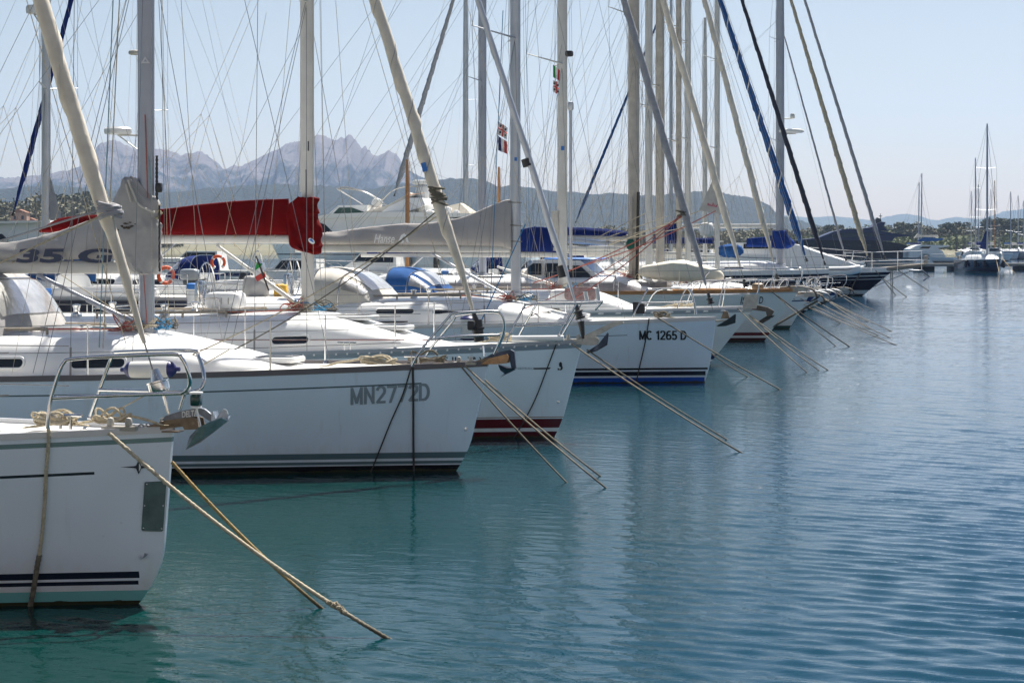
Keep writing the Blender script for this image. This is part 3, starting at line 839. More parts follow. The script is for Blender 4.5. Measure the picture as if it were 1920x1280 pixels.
b2.boom(b2.bp(100, 501).z, 4.6, r=.08); b2.vang(b2.bp(62, 515).z, 1.42, alug)
b2.cover([(-330, 465, 487), (-120, 462, 487), (0, 455, 488), (60, 447, 488), (120, 430, 487), (170, 412, 486), (215, 396, 486)], .15, canvg, .025)
fit_text('35 G', (30, 466, 212, 493), lambda x, y: b2.bp(x, y, -.19), mat('cover_letter_navy', (.04, .05, .09), .7), b2.t, bold=.045, shear=.1, name='cover_lettering')
b2.mastcover([(333, 238, 246), (338, 234, 258), (350, 228, 268), (366, 219, 282), (384, 213, 297), (410, 210, 297), (425, 211, 303), (445, 213, 301), (470, 222, 300), (485, 230, 303), (500, 242, 300), (508, 250, 298), (514, 262, 296)], .15, canvg, .045, wf=5.)
stn = mat('mildew_stain', (.07, .05, .035), .95, var=.5, scale=30)
def blob(cx, cy, rx, ry, k): return [(cx + rx * math.cos(a) * (1 + .7 * nz(math.cos(a) * 2, math.sin(a) * 2, k)), cy + ry * math.sin(a) * (1 + .8 * nz(math.cos(a) * 3, math.sin(a) * 3, k + 9))) for a in [q * math.pi / 9 for q in range(18)]]
for q in ((238, 427, 8, 2.6), (229, 424, 3, 2), (247, 424, 4, 1.5), (236, 419, 5, 1.6), (244, 417, 3, 1.2), (254, 420, 2.5, .7), (222, 431, 1.5, 1)):
    b2.decal([blob(*q, q[0])], stn, 0, 'stain', lambda x, y, o: b2.bp(x, y, -.232))
b = MB(); b.grid([[b2.bp(297 + 4 * math.sin(y * .35), y, -.02 + .03 * math.cos(y * .5)) + Vector((k * .03, 0, 0)) for k in (-1, 0, 1)] for y in range(384, 412, 3)]); b.build('cover_flap', mat('canvas_yellowed', (.5, .44, .30), .9, var=.2), b2.t)
b = MB(); b.tube([b2.bp(299, y, -.12 - .04 * nz(y * .1, 2)) + Vector((.01 * nz(y * .3, 5), 0, 0)) for y in range(385, 512, 4)], .012, 6); b.build('cover_lacing', dark, b2.t)
for pts in ([(240, 338), (251, 365), (262, 385), (290, 398)], [(236, 345), (246, 378)]):
    b = MB(); b.tube(smoothpath([b2.bp(x, y, -.17) for x, y in pts], 5), .014, 6); b.build('cover_seam', canvc, b2.t)
b2.decal([[(264, 119), (272, 106), (281.5, 119)]], mat('logo_silver', (.6, .6, .62), .5), 0, 'mast_emblem', lambda x, y, o: b2.bp(x, y, -.078))
b2.decal([[(269, 116), (272.5, 111), (276, 116)]], alug, 0, 'mast_emblem', lambda x, y, o: b2.bp(x, y, -.081))
for c_, px_, y0_, y1_, m_ in ((0, 272, 215, 372, roper), (1, 280, 292, 375, ropet)):
    wire('halyard', [b2.bp(px_, y0_, -.08), b2.bp(px_ + 5, y1_, -.085)], .007, m_, b2.t)
wire('halyard', [b2.bp(268, 495, -.1), b2.bp(276, 612, -.12)], .006, roper, b2.t); wire('halyard', [b2.bp(286, 500, -.1), b2.bp(284, 620, -.12)], .006, ropet, b2.t)
b = MB(); b.tube([b2.bp(294, y) for y in range(292, 380, 4)], [.02, .013] * 11, 8); b.rbox(b2.bp(298, 352), (.08, .08, .12), 5, 12); b.build('mast_slide', dark, b2.t)
b2.forestay(h2, base, .070, clothw, n=110, tail=.38, stripe=(clothg, .75, .16))
b = MB(); b.tube([b2.bp(893, 600), b2.bp(899, 640)], [.07, .06], 14); b.build('sail_tack_cuff', dark, b2.t)
b = MB(); b.tube([b2.bp(906, 648), b2.bp(908, 668)], .012, 6); b.build('turnbuckle', steel, b2.t)
b2.decal([[(789, 306), (798, 304), (802, 320), (793, 323)]], blued, 0, 'sail_badge', lambda x, y, o: b2.bp(x, y, -.085))
b2.runrig(h2)
b2.stanchions(x0=b2.bp(770, 680).x, gap=1.95); b2.stern()
b2.pulpit([
    [(772, 686, -.62), (790, 655, -.6), (838, 598, -.5), (848, 588, -.48), (865, 586, -.45), (925, 583, -.25), (938, 588, -.22), (945, 602, -.2), (943, 625, -.18), (926, 664, -.16)],
    [(790, 680, .62), (810, 650, .6), (850, 600, .5), (860, 591, .48), (925, 586, .25), (941, 593, .2), (946, 608, .2), (944, 628, .18), (930, 660, .16)],
    [(808, 636, -.57), (870, 630, -.4), (936, 628, -.18)], [(820, 632, .57), (880, 628, .4), (938, 627, .18)]], r=.0145)
fit_out(b2, True); b2.hatch(tip2 - .6, 0, .55, .55); b2.hatch(-5.2, -.1, .5, .5)
b2.sprayhood(b2.bp(95, 640).x, b2.bp(-40, 640).x, .78, 1.3, canvg)
an = MB(); an.prism(b2.prof([(893, 679), (925, 662), (958, 655), (965, 659), (968, 690), (960, 692), (955, 668), (940, 668), (905, 682)]), -.02, .02)
anc = an.build('anchor', mat('navy_galvanised', (.05, .07, .11), .5, .5, var=.3, scale=9), b2.t, smooth=False)
b = MB(); T = [b2.bp(*p) for p in ((937, 706), (968, 688), (945, 692), (933, 683))]
for sd in (-1, 1):
    P = [b2.bp(937, 706), b2.bp(950, 699, sd * .02), b2.bp(967, 691, sd * .04), b2.bp(950, 690, sd * .16), b2.bp(934, 683, sd * .2), b2.bp(938, 692, sd * .12), b2.bp(947, 699, sd * .03)]
    b.add(P, [tuple(range(7))]); b.add([Vector(p) + Vector((0, 0, -.012)) for p in P], [tuple(range(7))])
b.build('fluke', MATS['navy_galvanised'], anc, smooth=False)
b = MB()
for sd in (-1, 1): b.prism(b2.prof([(905, 682), (920, 671), (953, 663), (957, 668), (953, 680), (935, 682)]), sd * .05, sd * .068)
rl = b.build('bow_roller', woodr, b2.t, smooth=False)
b = MB()
for sd in (-1, 1): b.prism(b2.prof([(868, 686), (900, 674), (922, 669), (916, 682), (880, 687)]), sd * .045, sd * .06)
b.build('roller_plate', bronze, rl, smooth=False)
stroke_text('MN2772D', (658, 727, 804, 759), lambda x, y: b2.hp(x, y, .007), inkg, b2.t, pen=.17, name='registration_letters', slope=-.06)
fairlead(b2, b2.bp(868, 682, -.2).x); cleat(b2, -.8, -.25)
b = MB(); p = b2.hp(873, 804, .01); b.rbox(p, (.03, .02, .05), 3, 8); b.build('skin_fitting', steel, b2.t)
b = MB(); c = b2.bp(884, 610, -.1); b.rbox(c, (.09, .09, .11), 5, 12); b.build('navigation_light', dark, b2.t)

# ============ boat 3
b3 = Boat('sailing_yacht', 'white sailing yacht with maroon waterline stripe, red sail cover and white mast', 'sailboat', 26.9, 1092, 641, 577, L=11.4, B=3.7, rake=.33, fore=.06, drop=.20, group=GRP)
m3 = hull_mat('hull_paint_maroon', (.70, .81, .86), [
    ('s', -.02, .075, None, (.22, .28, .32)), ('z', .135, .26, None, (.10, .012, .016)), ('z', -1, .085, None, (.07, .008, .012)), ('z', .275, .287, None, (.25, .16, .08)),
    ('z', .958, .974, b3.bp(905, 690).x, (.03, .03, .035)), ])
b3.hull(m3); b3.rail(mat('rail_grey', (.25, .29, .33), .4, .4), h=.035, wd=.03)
b = MB(); x = -.15
while x > -9:
    for sd in (-1, 1): b.rbox((x, sd * (b3.hw(x, b3.zs(x) - .02) + .007), b3.zs(x) - .018), (.03, .012, .03), 2.2, 10)
    x -= .139
b.build('rail_slot', white, b3.t)
b3.roof((b3.bp(880, 650).x, b3.bp(590, 600).x), .52, wmax=1.3, x_end=-8.8)
win_px(b3, 511, 577, 632, 643); win_px(b3, 344, 381, 633, 644); win_px(b3, 180, 290, 632, 643)
b = MB(); G = [[(x, sd_y, z) for x, sd_y, z in (lambda p: ((p.x, p.y, p.z + .006), (p.x, p.y, p.z - .006)))(b3.rp(px, 637, .008))] for px in range(250, 835, 12)]
b.grid(G); b.build('coving_line', mat('thin_red_line', (.25, .03, .03), .5), b3.t)
base, h3 = hfor(b3, (1094, 615), (896, 0))
b3.mast(h3, .185, aluw, sprd=((b3.bp(577, 4).z, 1.05), (10.4, .9)), base=b3.bp(577, 588).z)
b3.shrouds(h3, ((b3.bp(577, 4).z, 1.05), (10.4, .9)))
b3.boom(b3.bp(450, 449).z, 3.9, r=.06, m=aluw); b3.vang(b3.bp(400, 460).z, 1.35, aluw)
b3.cover([(78, 430, 436), (110, 410, 436), (160, 404, 438), (230, 400, 440), (300, 392, 441), (440, 377, 441), (500, 373, 441), (541, 372, 441)], .13, canvr, .012, wf=2)
b3.mastcover([(371, 560, 590), (374, 556, 597), (386, 543, 592), (400, 539, 597), (405, 538, 593), (425, 540, 601), (438, 541, 603), (450, 543, 600), (462, 546, 602), (468, 556, 600), (476, 584, 599)], .15, canvr, .05, wf=7)
b3.decal([[(584 + 6 * math.cos(a), 452 + 5 * math.sin(a) + .4 * 6 * math.cos(a)) for a in [k * math.pi / 8 for k in range(16)]]], white, 0, 'cover_badge', lambda x, y, o: b3.bp(x, y, -.235))
b3.decal([[(579, 450), (584, 447), (589, 455), (584, 453)]], blued, 0, 'cover_badge', lambda x, y, o: b3.bp(x, y, -.242))
for y0_, y1_, px_ in ((265, 283, 578), (318, 372, 574)):
    b = MB(); b.tube([b3.bp(px_, y0_, -.072), b3.bp(px_, y1_, -.072)], .008, 5); b.build('halyard_slot', dark, b3.t)
b3.forestay(h3, base, .045, alu, n=60, tail=.3)
b = MB(); b.tube([b3.bp(1050, 498), b3.bp(1055, 520)], .055, 12); b.build('stay_collar', dark, b3.t)
b = MB(); b.tube([b3.bp(986, 298), b3.bp(990, 312)], .07, 12); b.build('stay_collar', dark, b3.t)
b3.runrig(h3); b3.stanchions(x0=b3.bp(955, 640).x, gap=1.9)
b3.pulpit([
    [(951, 642, -.5), (953, 632, -.5), (983, 575, -.44), (990, 571, -.43), (1065, 569, -.28), (1129, 566, -.1)],
    [(973, 638, .5), (975, 625, .5), (1005, 572, .42), (1015, 565, .4), (1075, 565, .26), (1130, 564, .08)],
    [(1129, 566, -.1), (1130, 564, .08)],
    [(966, 611, -.47), (1010, 609, -.4), (1062, 607, -.28)], [(1044, 640, -.25), (1046, 630, -.25), (1081, 570, -.2)], [(1052, 637, .25), (1055, 626, .25), (1090, 568, .2)],
    [(1129, 566, -.1), (1116, 581, -.06)]], r=.0145)
b = MB(); b.tube([b3.bp(1089, 602), b3.bp(1094, 636)], [.05, .02], 10); b.build('turnbuckle', dark, b3.t)
fit_out(b3, True); b3.hatch(b3.bp(665, 604).x, 0, .55, .6); b3.hatch(b3.bp(735, 615).x, 0, .5, .55)
b3.stern()
for px in (115, 400, 700): cleat(b3, b3.bp(px, 640).x, -1.2)
an = MB(); an.prism(b3.prof([(1060, 636), (1085, 634), (1150, 603), (1168, 602), (1170, 606), (1152, 612), (1100, 640), (1062, 641)]), -.012, .012)
anc = an.build('anchor', galvw, b3.t, smooth=False)
b = MB()
for sd in (-1, 1):
    P = [b3.bp(1096, 662), b3.bp(1122, 645, sd * .03), b3.bp(1140, 622, sd * .16), b3.bp(1137, 645, sd * .17), b3.bp(1118, 656, sd * .1)]
    b.add(P, [tuple(range(5))]); b.add([Vector(p) + Vector((.012, 0, -.012)) for p in P], [tuple(range(5))])
b.build('fluke', MATS['navy_galvanised'], anc, smooth=False)
b = MB()
for sd in (-1, 1): b.prism(b3.prof([(1074, 644), (1084, 636), (1118, 632), (1122, 637), (1120, 646), (1108, 647)]), sd * .045, sd * .06)
b.build('bow_roller', galvw, b3.t, smooth=False)
fit_text('VENUS II - 7\u00aa VI', (775, 669, 915, 680), lambda x, y: b3.hp(x, y, .008), blackp, b3.t, bold=.008, name='name_letters')
fit_text('BENEFEAU', (957, 688.5, 1001, 692.5), lambda x, y: b3.hp(x, y, .008), inkg, b3.t, name='maker_letters')
b3.decal([[(1001, 689.5), (1033, 688.8), (1030, 692), (1001, 692.4)]], blackp, .007, 'pinstripe')
b3.decal([[(1048, 681), (1051, 678), (1053.5, 680), (1054, 686), (1055.5, 689), (1054, 693), (1050, 694), (1047.5, 692), (1050.5, 691.5), (1052, 689), (1048.5, 686.5)], [(1045, 690), (1048, 690.5), (1049, 693), (1046, 694)]], blackp, .007, 'bow_emblem')
b = MB(); p = b3.hp(1047, 753, .01); b.rbox(p, (.04, .02, .03), 3, 8); b.build('skin_fitting', steel, b3.t)
fairlead(b3, b3.bp(1072, 640, -.15).x)

# ============ boat 4
b4 = Boat('sailing_yacht', 'white sailing yacht lettered MC 1265 D with black stripes over a blue band', 'sailboat', 37.8, 1343, 597, 967, L=12.2, B=3.95, rake=.17, fore=.05, drop=.16, group=GRP)
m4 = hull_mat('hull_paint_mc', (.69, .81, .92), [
    ('z', .245, .283, -.16, (.012, .012, .018)), ('z', .135, .215, -.2, (.01, .014, .03)), ('z', -1, .10, -.22, (.012, .07, .38)), ('z', -1, .015, None, (.01, .03, .05)),
    ('s', .245, .257, b4.bp(1188, 622).x, (.1, .13, .15)), ('s', -.01, .04, None, (.62, .65, .68))])
b4.hull(m4); b4.rail(mat('rail_satin', (.55, .56, .58), .35, .3), h=.04, wd=.04)
b4.roof((b4.bp(1135, 590).x, b4.bp(905, 560).x), .52, wmax=1.35, x_end=-9.4)
win_px(b4, 994, 1026, 586, 592); win_px(b4, 812, 900, 581, 587); win_px(b4, 706, 775, 580, 587); win_px(b4, 598, 630, 580, 585)
base, h4 = hfor(b4, (1337, 582), (1170, 0))
b4.mast(h4, .19, alu, sprd=((b4.bp(960, 72).z, 1.5), (11.2, 1.1)), base=b4.bp(967, 552).z)
b4.shrouds(h4, ((b4.bp(960, 72).z, 1.5), (11.2, 1.1)))
b4.boom(b4.bp(750, 466).z, 4.4, r=.075, m=aluw); b4.vang(b4.bp(800, 475).z, 1.7, alu)
b4.cover([(560, 441, 459), (605, 437, 459), (660, 430, 459), (720, 422, 459), (800, 418, 460), (850, 411, 460), (885, 401, 461), (920, 386, 462), (945, 376, 464), (960, 374, 470)], .17, canvh, .02, wf=2.2)
fit_text('Hanse', (701, 439, 740, 456), lambda x, y: b4.bp(x, y, -.21), mat('cover_letter_white', (.85, .84, .82), .7), b4.t, bold=.01, shear=.35, name='cover_lettering')
b4.decal([[(745, 456), (752, 441), (758, 438), (763, 442), (766, 452), (770, 456), (763, 455), (759, 444), (756, 444), (749, 456)], [(752, 456), (756, 448), (758, 455)]], MATS['cover_letter_white'], 0, 'cover_emblem', lambda x, y, o: b4.bp(x, y, -.21))
b = MB()
for y in (379, 422, 452): b.tube([b4.bp(953, y, -.08), b4.bp(979, y + 1, -.1)], .008, 6)
b.build('cover_strap', roped, b4.t)
b4.forestay(h4, base, .075, clothg, n=110, tail=.5, stripe=(alug, .45, .18))
b4.decal([[(964.5, 295), (969.5, 295), (969.5, 302), (964.5, 302)]], blued, 0, 'mast_badge', lambda x, y, o: b4.bp(x, y, -.075))
b4.runrig(h4, ms=(ropeb, wirem)); b4.stanchions(x0=b4.bp(1170, 590).x, gap=2.)
b4.pulpit([
    [(1187, 594, -.68), (1190, 586, -.68), (1212, 546, -.58), (1222, 542, -.52), (1283, 540, -.3), (1293, 545, -.28), (1300, 560, -.25), (1304, 590, -.2)],
    [(1208, 590, .68), (1210, 582, .68), (1232, 545, .55), (1285, 541, .3), (1297, 549, .25), (1306, 588, .2)],
    [(1198, 568, -.65), (1301, 566, -.25)]], r=.016)
fit_out(b4, True); b4.hatch(b4.bp(1080, 575).x, 0, .5, .5); b4.stern()
b4.sprayhood(b4.bp(745, 560).x, b4.bp(622, 560).x, .64, 1.25, canvc)
b = MB(); b.rbox(b4.bp(1060, 554, .1), (.55, .5, .26), 5, 16); b.rbox(b4.bp(1096, 552, -.1), (.55, .4, .28), 5, 16); b.build('dorade_box', gel, b4.t)
b = MB(); c = b4.bp(1088, 551, -.4)
for yy in (-.03,): b.rbox((c.x, c.y, c.z), (.62, .05, .26), 5, 20)
b.build('folded_cushion', mat('cushion_pattern', (.40, .28, .27), .9, var=.35, scale=20), b4.t)
stroke_text('MC 1265 D', (1199, 620, 1286, 637), lambda x, y: b4.hp(x, y, .009), blackp, b4.t, pen=.19, name='registration_letters')
an = MB(); an.prism(b4.prof([(1332, 600), (1378, 599), (1380, 602), (1334, 604)]), -.025, .025)
anc = an.build('anchor', galvw, b4.t, smooth=False)
b = MB()
for sd in (-1, 1):
    P = [b4.bp(1343, 611), b4.bp(1362, 600, sd * .1), b4.bp(1379, 588, sd * .2), b4.bp(1378, 604, sd * .12), b4.bp(1360, 610, sd * .05)]
    b.add(P, [tuple(range(5))]); b.add([Vector(p) + Vector((.01, 0, -.012)) for p in P], [tuple(range(5))])
b.build('fluke', mat('dark_galvanised', (.07, .08, .09), .5, .4, var=.3, scale=9), anc, smooth=False)
b = MB(); b.prism(b4.prof([(1352, 597), (1357, 583), (1365, 584), (1368, 597)]), -.03, .03); b.build('bow_roller', bronze, b4.t, smooth=False)
b = MB(); b.box(b4.bp(1198, 577, -.55), (.22, .1, .22)); b.build('navigation_board', dark, b4.t)
for px, rr in ((1101, 546), (1123, 540)):
    b = MB(); b.tube([b4.bp(px, 566, -.9), b4.bp(px - 4, rr, -.9)], .04, 10); b.build('air_pipe', white, b4.t)

# ============ boats 5 to 12: the far end of the row
def wl_mat(name, base, bands): return hull_mat(name, base, bands)
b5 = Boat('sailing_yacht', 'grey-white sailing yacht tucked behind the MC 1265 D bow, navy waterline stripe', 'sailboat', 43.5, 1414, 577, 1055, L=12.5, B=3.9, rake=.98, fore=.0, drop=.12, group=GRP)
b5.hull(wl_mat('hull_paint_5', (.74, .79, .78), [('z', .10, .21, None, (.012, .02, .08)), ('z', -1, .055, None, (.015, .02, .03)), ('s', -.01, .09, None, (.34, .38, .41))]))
b5.rail(MATS['rail_satin'], h=.04)
b = MB(); x = -.3
while x > -9:
    b.rbox((x, -(b5.hw(x, b5.zs(x) - .04) + .007), b5.zs(x) - .04), (.16, .012, .04), 4, 12); x -= .36
b.build('rail_slot', white, b5.t)
b5.roof((b5.bp(1215, 570).x, b5.bp(1100, 560).x), .46, x_end=-9.5)
b5.window(-7.2, -6.2, .16, .28); b5.window(-5.8, -5.1, .16, .28)
base, h5 = hfor(b5, (1402, 549), (1243, 0))
zz = b5.bp(1055, 120).z
b5.mast(h5, .21, aluw, sprd=((zz, 1.5), (zz + 4, 1.2)), base=b5.bp(1055, 552).z); b5.shrouds(h5, ((zz, 1.5), (zz + 4, 1.2)))
b5.boom(b5.bp(900, 477).z, 4.6, r=.065, m=aluw); b5.vang(b5.bp(965, 500).z, 1.5, aluw)
b5.cover([(690, 471, 476), (800, 468, 474), (880, 464, 473), (940, 440, 473), (970, 432, 472), (1003, 425, 472), (1045, 428, 474)], .16, canvb, .02)
b = MB(); b.tube([b5.bp(1070, 505, -.1), b5.bp(1070, 200, -.1)], .035, 10); b.rbox(b5.bp(1070, 199, -.1), (.14, .1, .2), 4, 10); b.build('spinnaker_pole', alu, b5.t)
b = MB(); b.rbox(b5.bp(1066, 101, 0), (.22, .12, .14), 4, 10); b.build('deck_lamp', dark, b5.t)
b5.decal([[(1052, 274), (1058, 274), (1058, 282), (1052, 282)]], blued, 0, 'mast_badge', lambda x, y, o: b5.bp(x, y, -.09))
b5.mastcover([(396, 1036, 1050), (420, 1033, 1050), (470, 1036, 1048)], .1, canvc, .02)
b5.forestay(h5, base, .078, clothw, n=90, tail=.6)
fit_out(b5, True); b5.runrig(h5); b5.stanchions(x0=-1.9); b5.pulpit_gen(.62, 1.6, .1); b5.stern()
b5.sprayhood(b5.bp(850, 560).x, b5.bp(750, 560).x, .58, 1.2, canvl)
b = MB(); b.prism(b5.prof([(1404, 580), (1412, 570), (1440, 576), (1452, 583), (1444, 598), (1430, 606), (1421, 603), (1438, 592), (1436, 584), (1420, 582)]), -.03, .03)
anc = b.build('anchor', mat('rusty_galvanised', (.13, .11, .09), .7, .3, var=.4, scale=8), b5.t, smooth=False)
b = MB(); P = [b5.bp(*p) for p in ((1415, 601, .0), (1430, 596, -.16), (1453, 590, -.1), (1448, 594, 0), (1453, 590, .1), (1430, 596, .16))]
b.add(P, [tuple(range(6))]); b.add([p + Vector((0, 0, -.02)) for p in P], [tuple(range(6))]); b.build('fluke', MATS['rusty_galvanised'], anc, smooth=False)

b6 = Boat('sailing_yacht', 'long white two masted yacht with teak rail, maroon waterline and black italic name', 'sailboat', 54, 1497, 546, 1189, L=16, B=4.5, rake=.92, fore=.0, drop=.10, group=GRP)
b6.hull(wl_mat('hull_paint_6', (.76, .82, .81), [('z', .15, .235, None, (.12, .015, .015)), ('z', -1, .085, None, (.05, .01, .012)), ('s', .012, .05, None, (.5, .58, .62))]))
b6.rail(teak, h=.08, wd=.08, x1=-12)
b6.roof((b6.bp(1275, 540).x, b6.bp(1160, 530).x), .50, m=gel, x_end=-11)
b = MB()
for sd in (-1, 1):
    G = [[(x, sd * (b6.ry(x, b6.zs(x) + z) + .006), b6.zs(x) + z) for z in (.06, .2, .3)] for x in [b6.bp(1255, 540).x - k * .3 for k in range(28)]]
    b.grid(G)
b.build('cabin_side_panel', mat('cabin_taupe', (.30, .28, .28), .4), b6.t)
b = MB(); b.prism(b6.prof([(925, 520), (990, 520), (1012, 490), (1062, 488), (1100, 488), (1150, 530), (1150, 540), (925, 540)]), -1.05, 1.05, top=(1.5, 2.2, .86)); ph = b.build('pilot_house', gel, b6.t, smooth=False)
b = MB()
for poly in ([(1004, 500), (1014, 493), (1030, 493), (1030, 514), (1004, 514)], [(1036, 493), (1062, 493), (1062, 520), (1036, 520)], [(1070, 497), (1100, 497), (1128, 522), (1070, 522)], [(905, 517), (960, 517), (960, 524), (905, 524)]):
    b.prism(b6.prof(poly), -1.12, 1.12, top=(1.5, 2.2, .86))
b.build('cabin_window', glass, ph, smooth=False)
b = MB(); b.rbox(b6.bp(1080, 485), (1.6, 1.9, .06), 6, 16); b.build('blue_trim', blued, ph)
base, h6 = hfor(b6, (1462, 536), (1321, 0))
zz = b6.bp(1189, 30).z
b6.mast(h6, .30, alub, sprd=((zz, 1.4), (13.5, 1.1)), base=b6.bp(1189, 542).z); b6.shrouds(h6, ((zz, 1.4), (13.5, 1.1)))
b6.boom(b6.bp(1120, 446).z, 3.2, r=.09, m=aluw)
b6.cover([(1020, 430, 441), (1072, 426, 441), (1120, 428, 442), (1175, 433, 444)], .17, canvb, .03)
b = MB(); b.tube([b6.bp(1062, 451, -.2), b6.bp(1172, 460, -.2)], .06, 12); b.build('spare_spar', aluw, b6.t)
mz = b6.bp(905, HY, 0).x
b6.mast(13.5, .22, alug, x=mz, base=b6.ztop(mz), sprd=((7.2, .8),), name='mizzen_mast')
b6.shrouds(13.5, ((7.2, .8),), x=mz); fit_out(b6); b6.runrig(h6); b6.stanchions(x0=-1.9, gap=1.7)
anchor_gen(b6, MATS['rusty_galvanised']); b6.forestay(h6, base, .085, clothw, n=90, tail=.7, stripe=(clothg, .8, .14)); b6.pulpit_gen(.62, 2.6, .1, r=.016)
cl = MB(); P = [b6.bp(1342, 325, -.05), b6.bp(1310, 395, -.5), b6.bp(1368, 403, -.05)]
cl.grid([[P[0].lerp(P[1], k / 8).lerp(P[0].lerp(P[2], k / 8), j / 8) + Vector((0, .06 * nz(k * .7, j * .7), 0)) for j in range(9)] for k in range(9)])
b = cl.build('loose_sail_clew', clothw, b6.t)
b6.decal([[(1327, 380), (1326, 385), (1344, 389), (1346, 383), (1341, 386), (1337, 379), (1334, 385)]], mat('crown_pink', (.55, .18, .22), .7), 0, 'sail_crown', lambda x, y, o: b6.bp(x, y, -.42))
fit_text('ISM', (1388, 556, 1411, 570), lambda x, y: b6.hp(x, y, .012), blackp, b6.t, bold=.01, shear=.25, name='name_letters')
fit_text('D', (1423, 556, 1431, 569), lambda x, y: b6.hp(x, y, .012), blackp, b6.t, bold=.01, shear=.25, name='name_letters')
b = MB(); b.prism(b5.prof([(1398, 552), (1424, 552), (1420, 578), (1394, 578)]), -.2, -.17); b.build('bow_guard_plate', galvw, b5.t, smooth=False)

def far_yacht(Y, bow, deck, mastpx, label, hullm, name='sailing_yacht', L=13, B=4, rake=.8, mw=.22, mm=aluw, fore=None, sailm=clothw, sr=.075, sprz=(7., 11.), h=None, stripe=None, cov=None, covm=canvb, boomz=None, railm=None, grp=GRP, yaw=-13, gh=.62, roofh=.45, hb=None, hoodm=canvc, stan=True, drum=True, fb=None, roofm=gel):
    s = Boat(name, label, 'sailboat', Y, bow, deck, mastpx, yaw=yaw, L=L, B=B, rake=rake, fore=0, drop=.14, group=grp, fb=fb)
    s.hull(hullm, ns=32, nzr=14); s.rail(railm or MATS['rail_satin'], h=.05)
    s.roof((-2.6, -5.2), roofh, m=roofm); s.window(-7.6, -6.3, .15, .27); s.window(-5.9, -5.1, .14, .24)
    if fore: base, hh = hfor(s, *fore)
    else: hh = h or 15.; base = Vector((-.05, 0, s.fb + .15))
    sp = tuple((z, .085 * hh * (1 - .02 * k)) for k, z in enumerate(sprz))
    s.mast(hh, mw, mm, sprd=sp); s.shrouds(hh, sp, r=.005)
    s.boom(boomz or s.fb + 1.5, 4.2, r=.075, m=aluw)
    s.forestay(hh, base, sr, sailm, n=60, tail=.4, stripe=stripe, drum=drum)
    if cov: s.cover(cov, .18, covm, .03)
    s.runrig(hh, r=.0045); s.vang(s.bz - .05, 1.5, aluw); s.stern()
    if stan: s.stanchions(x0=-1.6)
    s.pulpit_gen(gh + .05 * math.sin(Y), 1.5 + .45 * math.sin(Y * 2.3), .12 + .1 * math.sin(Y * 1.7), r=.013); anchor_gen(s, (galv, galvw, rustg)[int(Y) % 3], int(Y) % 2); s.hatch(-3.6, 0); s.sprayhood(-L * .62, -L * .72, .6, 1.2, hoodm); fit_out(s)
    return s
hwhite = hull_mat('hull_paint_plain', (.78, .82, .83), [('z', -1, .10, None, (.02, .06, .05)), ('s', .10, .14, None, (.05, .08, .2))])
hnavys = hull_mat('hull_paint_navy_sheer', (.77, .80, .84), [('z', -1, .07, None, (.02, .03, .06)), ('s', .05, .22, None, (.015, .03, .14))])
hblk = hull_mat('hull_paint_dark_boot', (.76, .80, .82), [('z', -1, .14, None, (.012, .012, .018)), ('z', .19, .24, None, (.1, .02, .02))])
b7 = far_yacht(62, 1516, 556, 1217, 'white sailing yacht with dark green underside, right behind the teak railed yacht', hwhite, L=12.5, rake=.6, sr=0, h=16.5)
b8 = far_yacht(69, 1530, 553, 1238, 'white sailing yacht with navy band under its deck edge and stained cream mast', hnavys, L=12.5, mw=.30, mm=alub, sr=0, h=18, sprz=(8.2, 13))
b9 = far_yacht(75.5, 1545, 550, 1273, 'white sailing yacht with black boot stripe, three boats short of the black hull', hblk, L=13, mw=.2, mm=alub, sr=0, h=17.5, cov=[(1225, 436, 450), (1250, 422, 450), (1268, 418, 452)], sprz=(6.6, 11))
b10 = far_yacht(81, 1558, 548, 1290, 'white sailing yacht flying the blue and white barber striped furled sail', hwhite, L=13, mw=.24, mm=aluw, fore=((1515, 496), (1350, 0)), sailm=canvl, sr=.14, stripe=(clothw, 1.5, .45), cov=[(1210, 447, 457), (1250, 446, 457), (1283, 445, 457)], covm=canvb)
b11 = far_yacht(89, 1580, 544, 1345, 'white sailing yacht with slim black furled sail, next to the black hulled ketch', hnavys, L=14, mw=.23, mm=aluw, fore=((1549, 502), (1391, 0)), sailm=clothn, sr=.115, cov=[(1270, 447, 455), (1300, 446, 456), (1338, 446, 457)], covm=canvb)

# black hulled ketch with bowsprit at the end of the row
bk = Boat('black_ketch', 'black hulled ketch with white lines and bowsprit, last boat of the moored row', 'sailboat', 102, 1672, 509, 1463, yaw=-13, L=21, B=5.2, rake=1.5, fore=0, drop=.25, group=GRP)
bk.hull(hull_mat('hull_paint_black', (.012, .012, .028), [('s', .16, .22, None, (.6, .62, .6)), ('s', .34, .38, None, (.5, .5, .5)), ('z', .10, .30, None, (.5, .6, .64)), ('z', -1, .05, None, (.02, .03, .04))], grime=.1), ns=32)
bk.rail(white, h=.22, wd=.08); bk.roof((-4.2, -6.5), .7, x_end=-15)
bk.window(-8.4, -7.4, .25, .42); bk.window(-10.4, -9.4, .25, .42)
base, hk = hfor(bk, (1661, 490), (1509, 0)); baseb, hk2 = hfor(bk, (1630, 492), (1483, 0)); basec, hk3 = hfor(bk, (1588, 494), (1452, 0))
bk.mast(hk, .42, alug, sprd=((8., 1.5), (13.2, 1.3))); bk.shrouds(hk, ((8., 1.5), (13.2, 1.3)), r=.006)
bk.boom(3.6, 5.5, r=.11)
bk.forestay(hk, base, .10, clothg, n=60); bk.forestay(hk2, baseb, .14, clothy, n=60); bk.forestay(hk3, basec, .06, clothg, n=40)
canvk = mat('canvas_royal', (.010, .040, .22), .9, spec=.12, var=.3, scale=3, bump=.35, bscale=8)
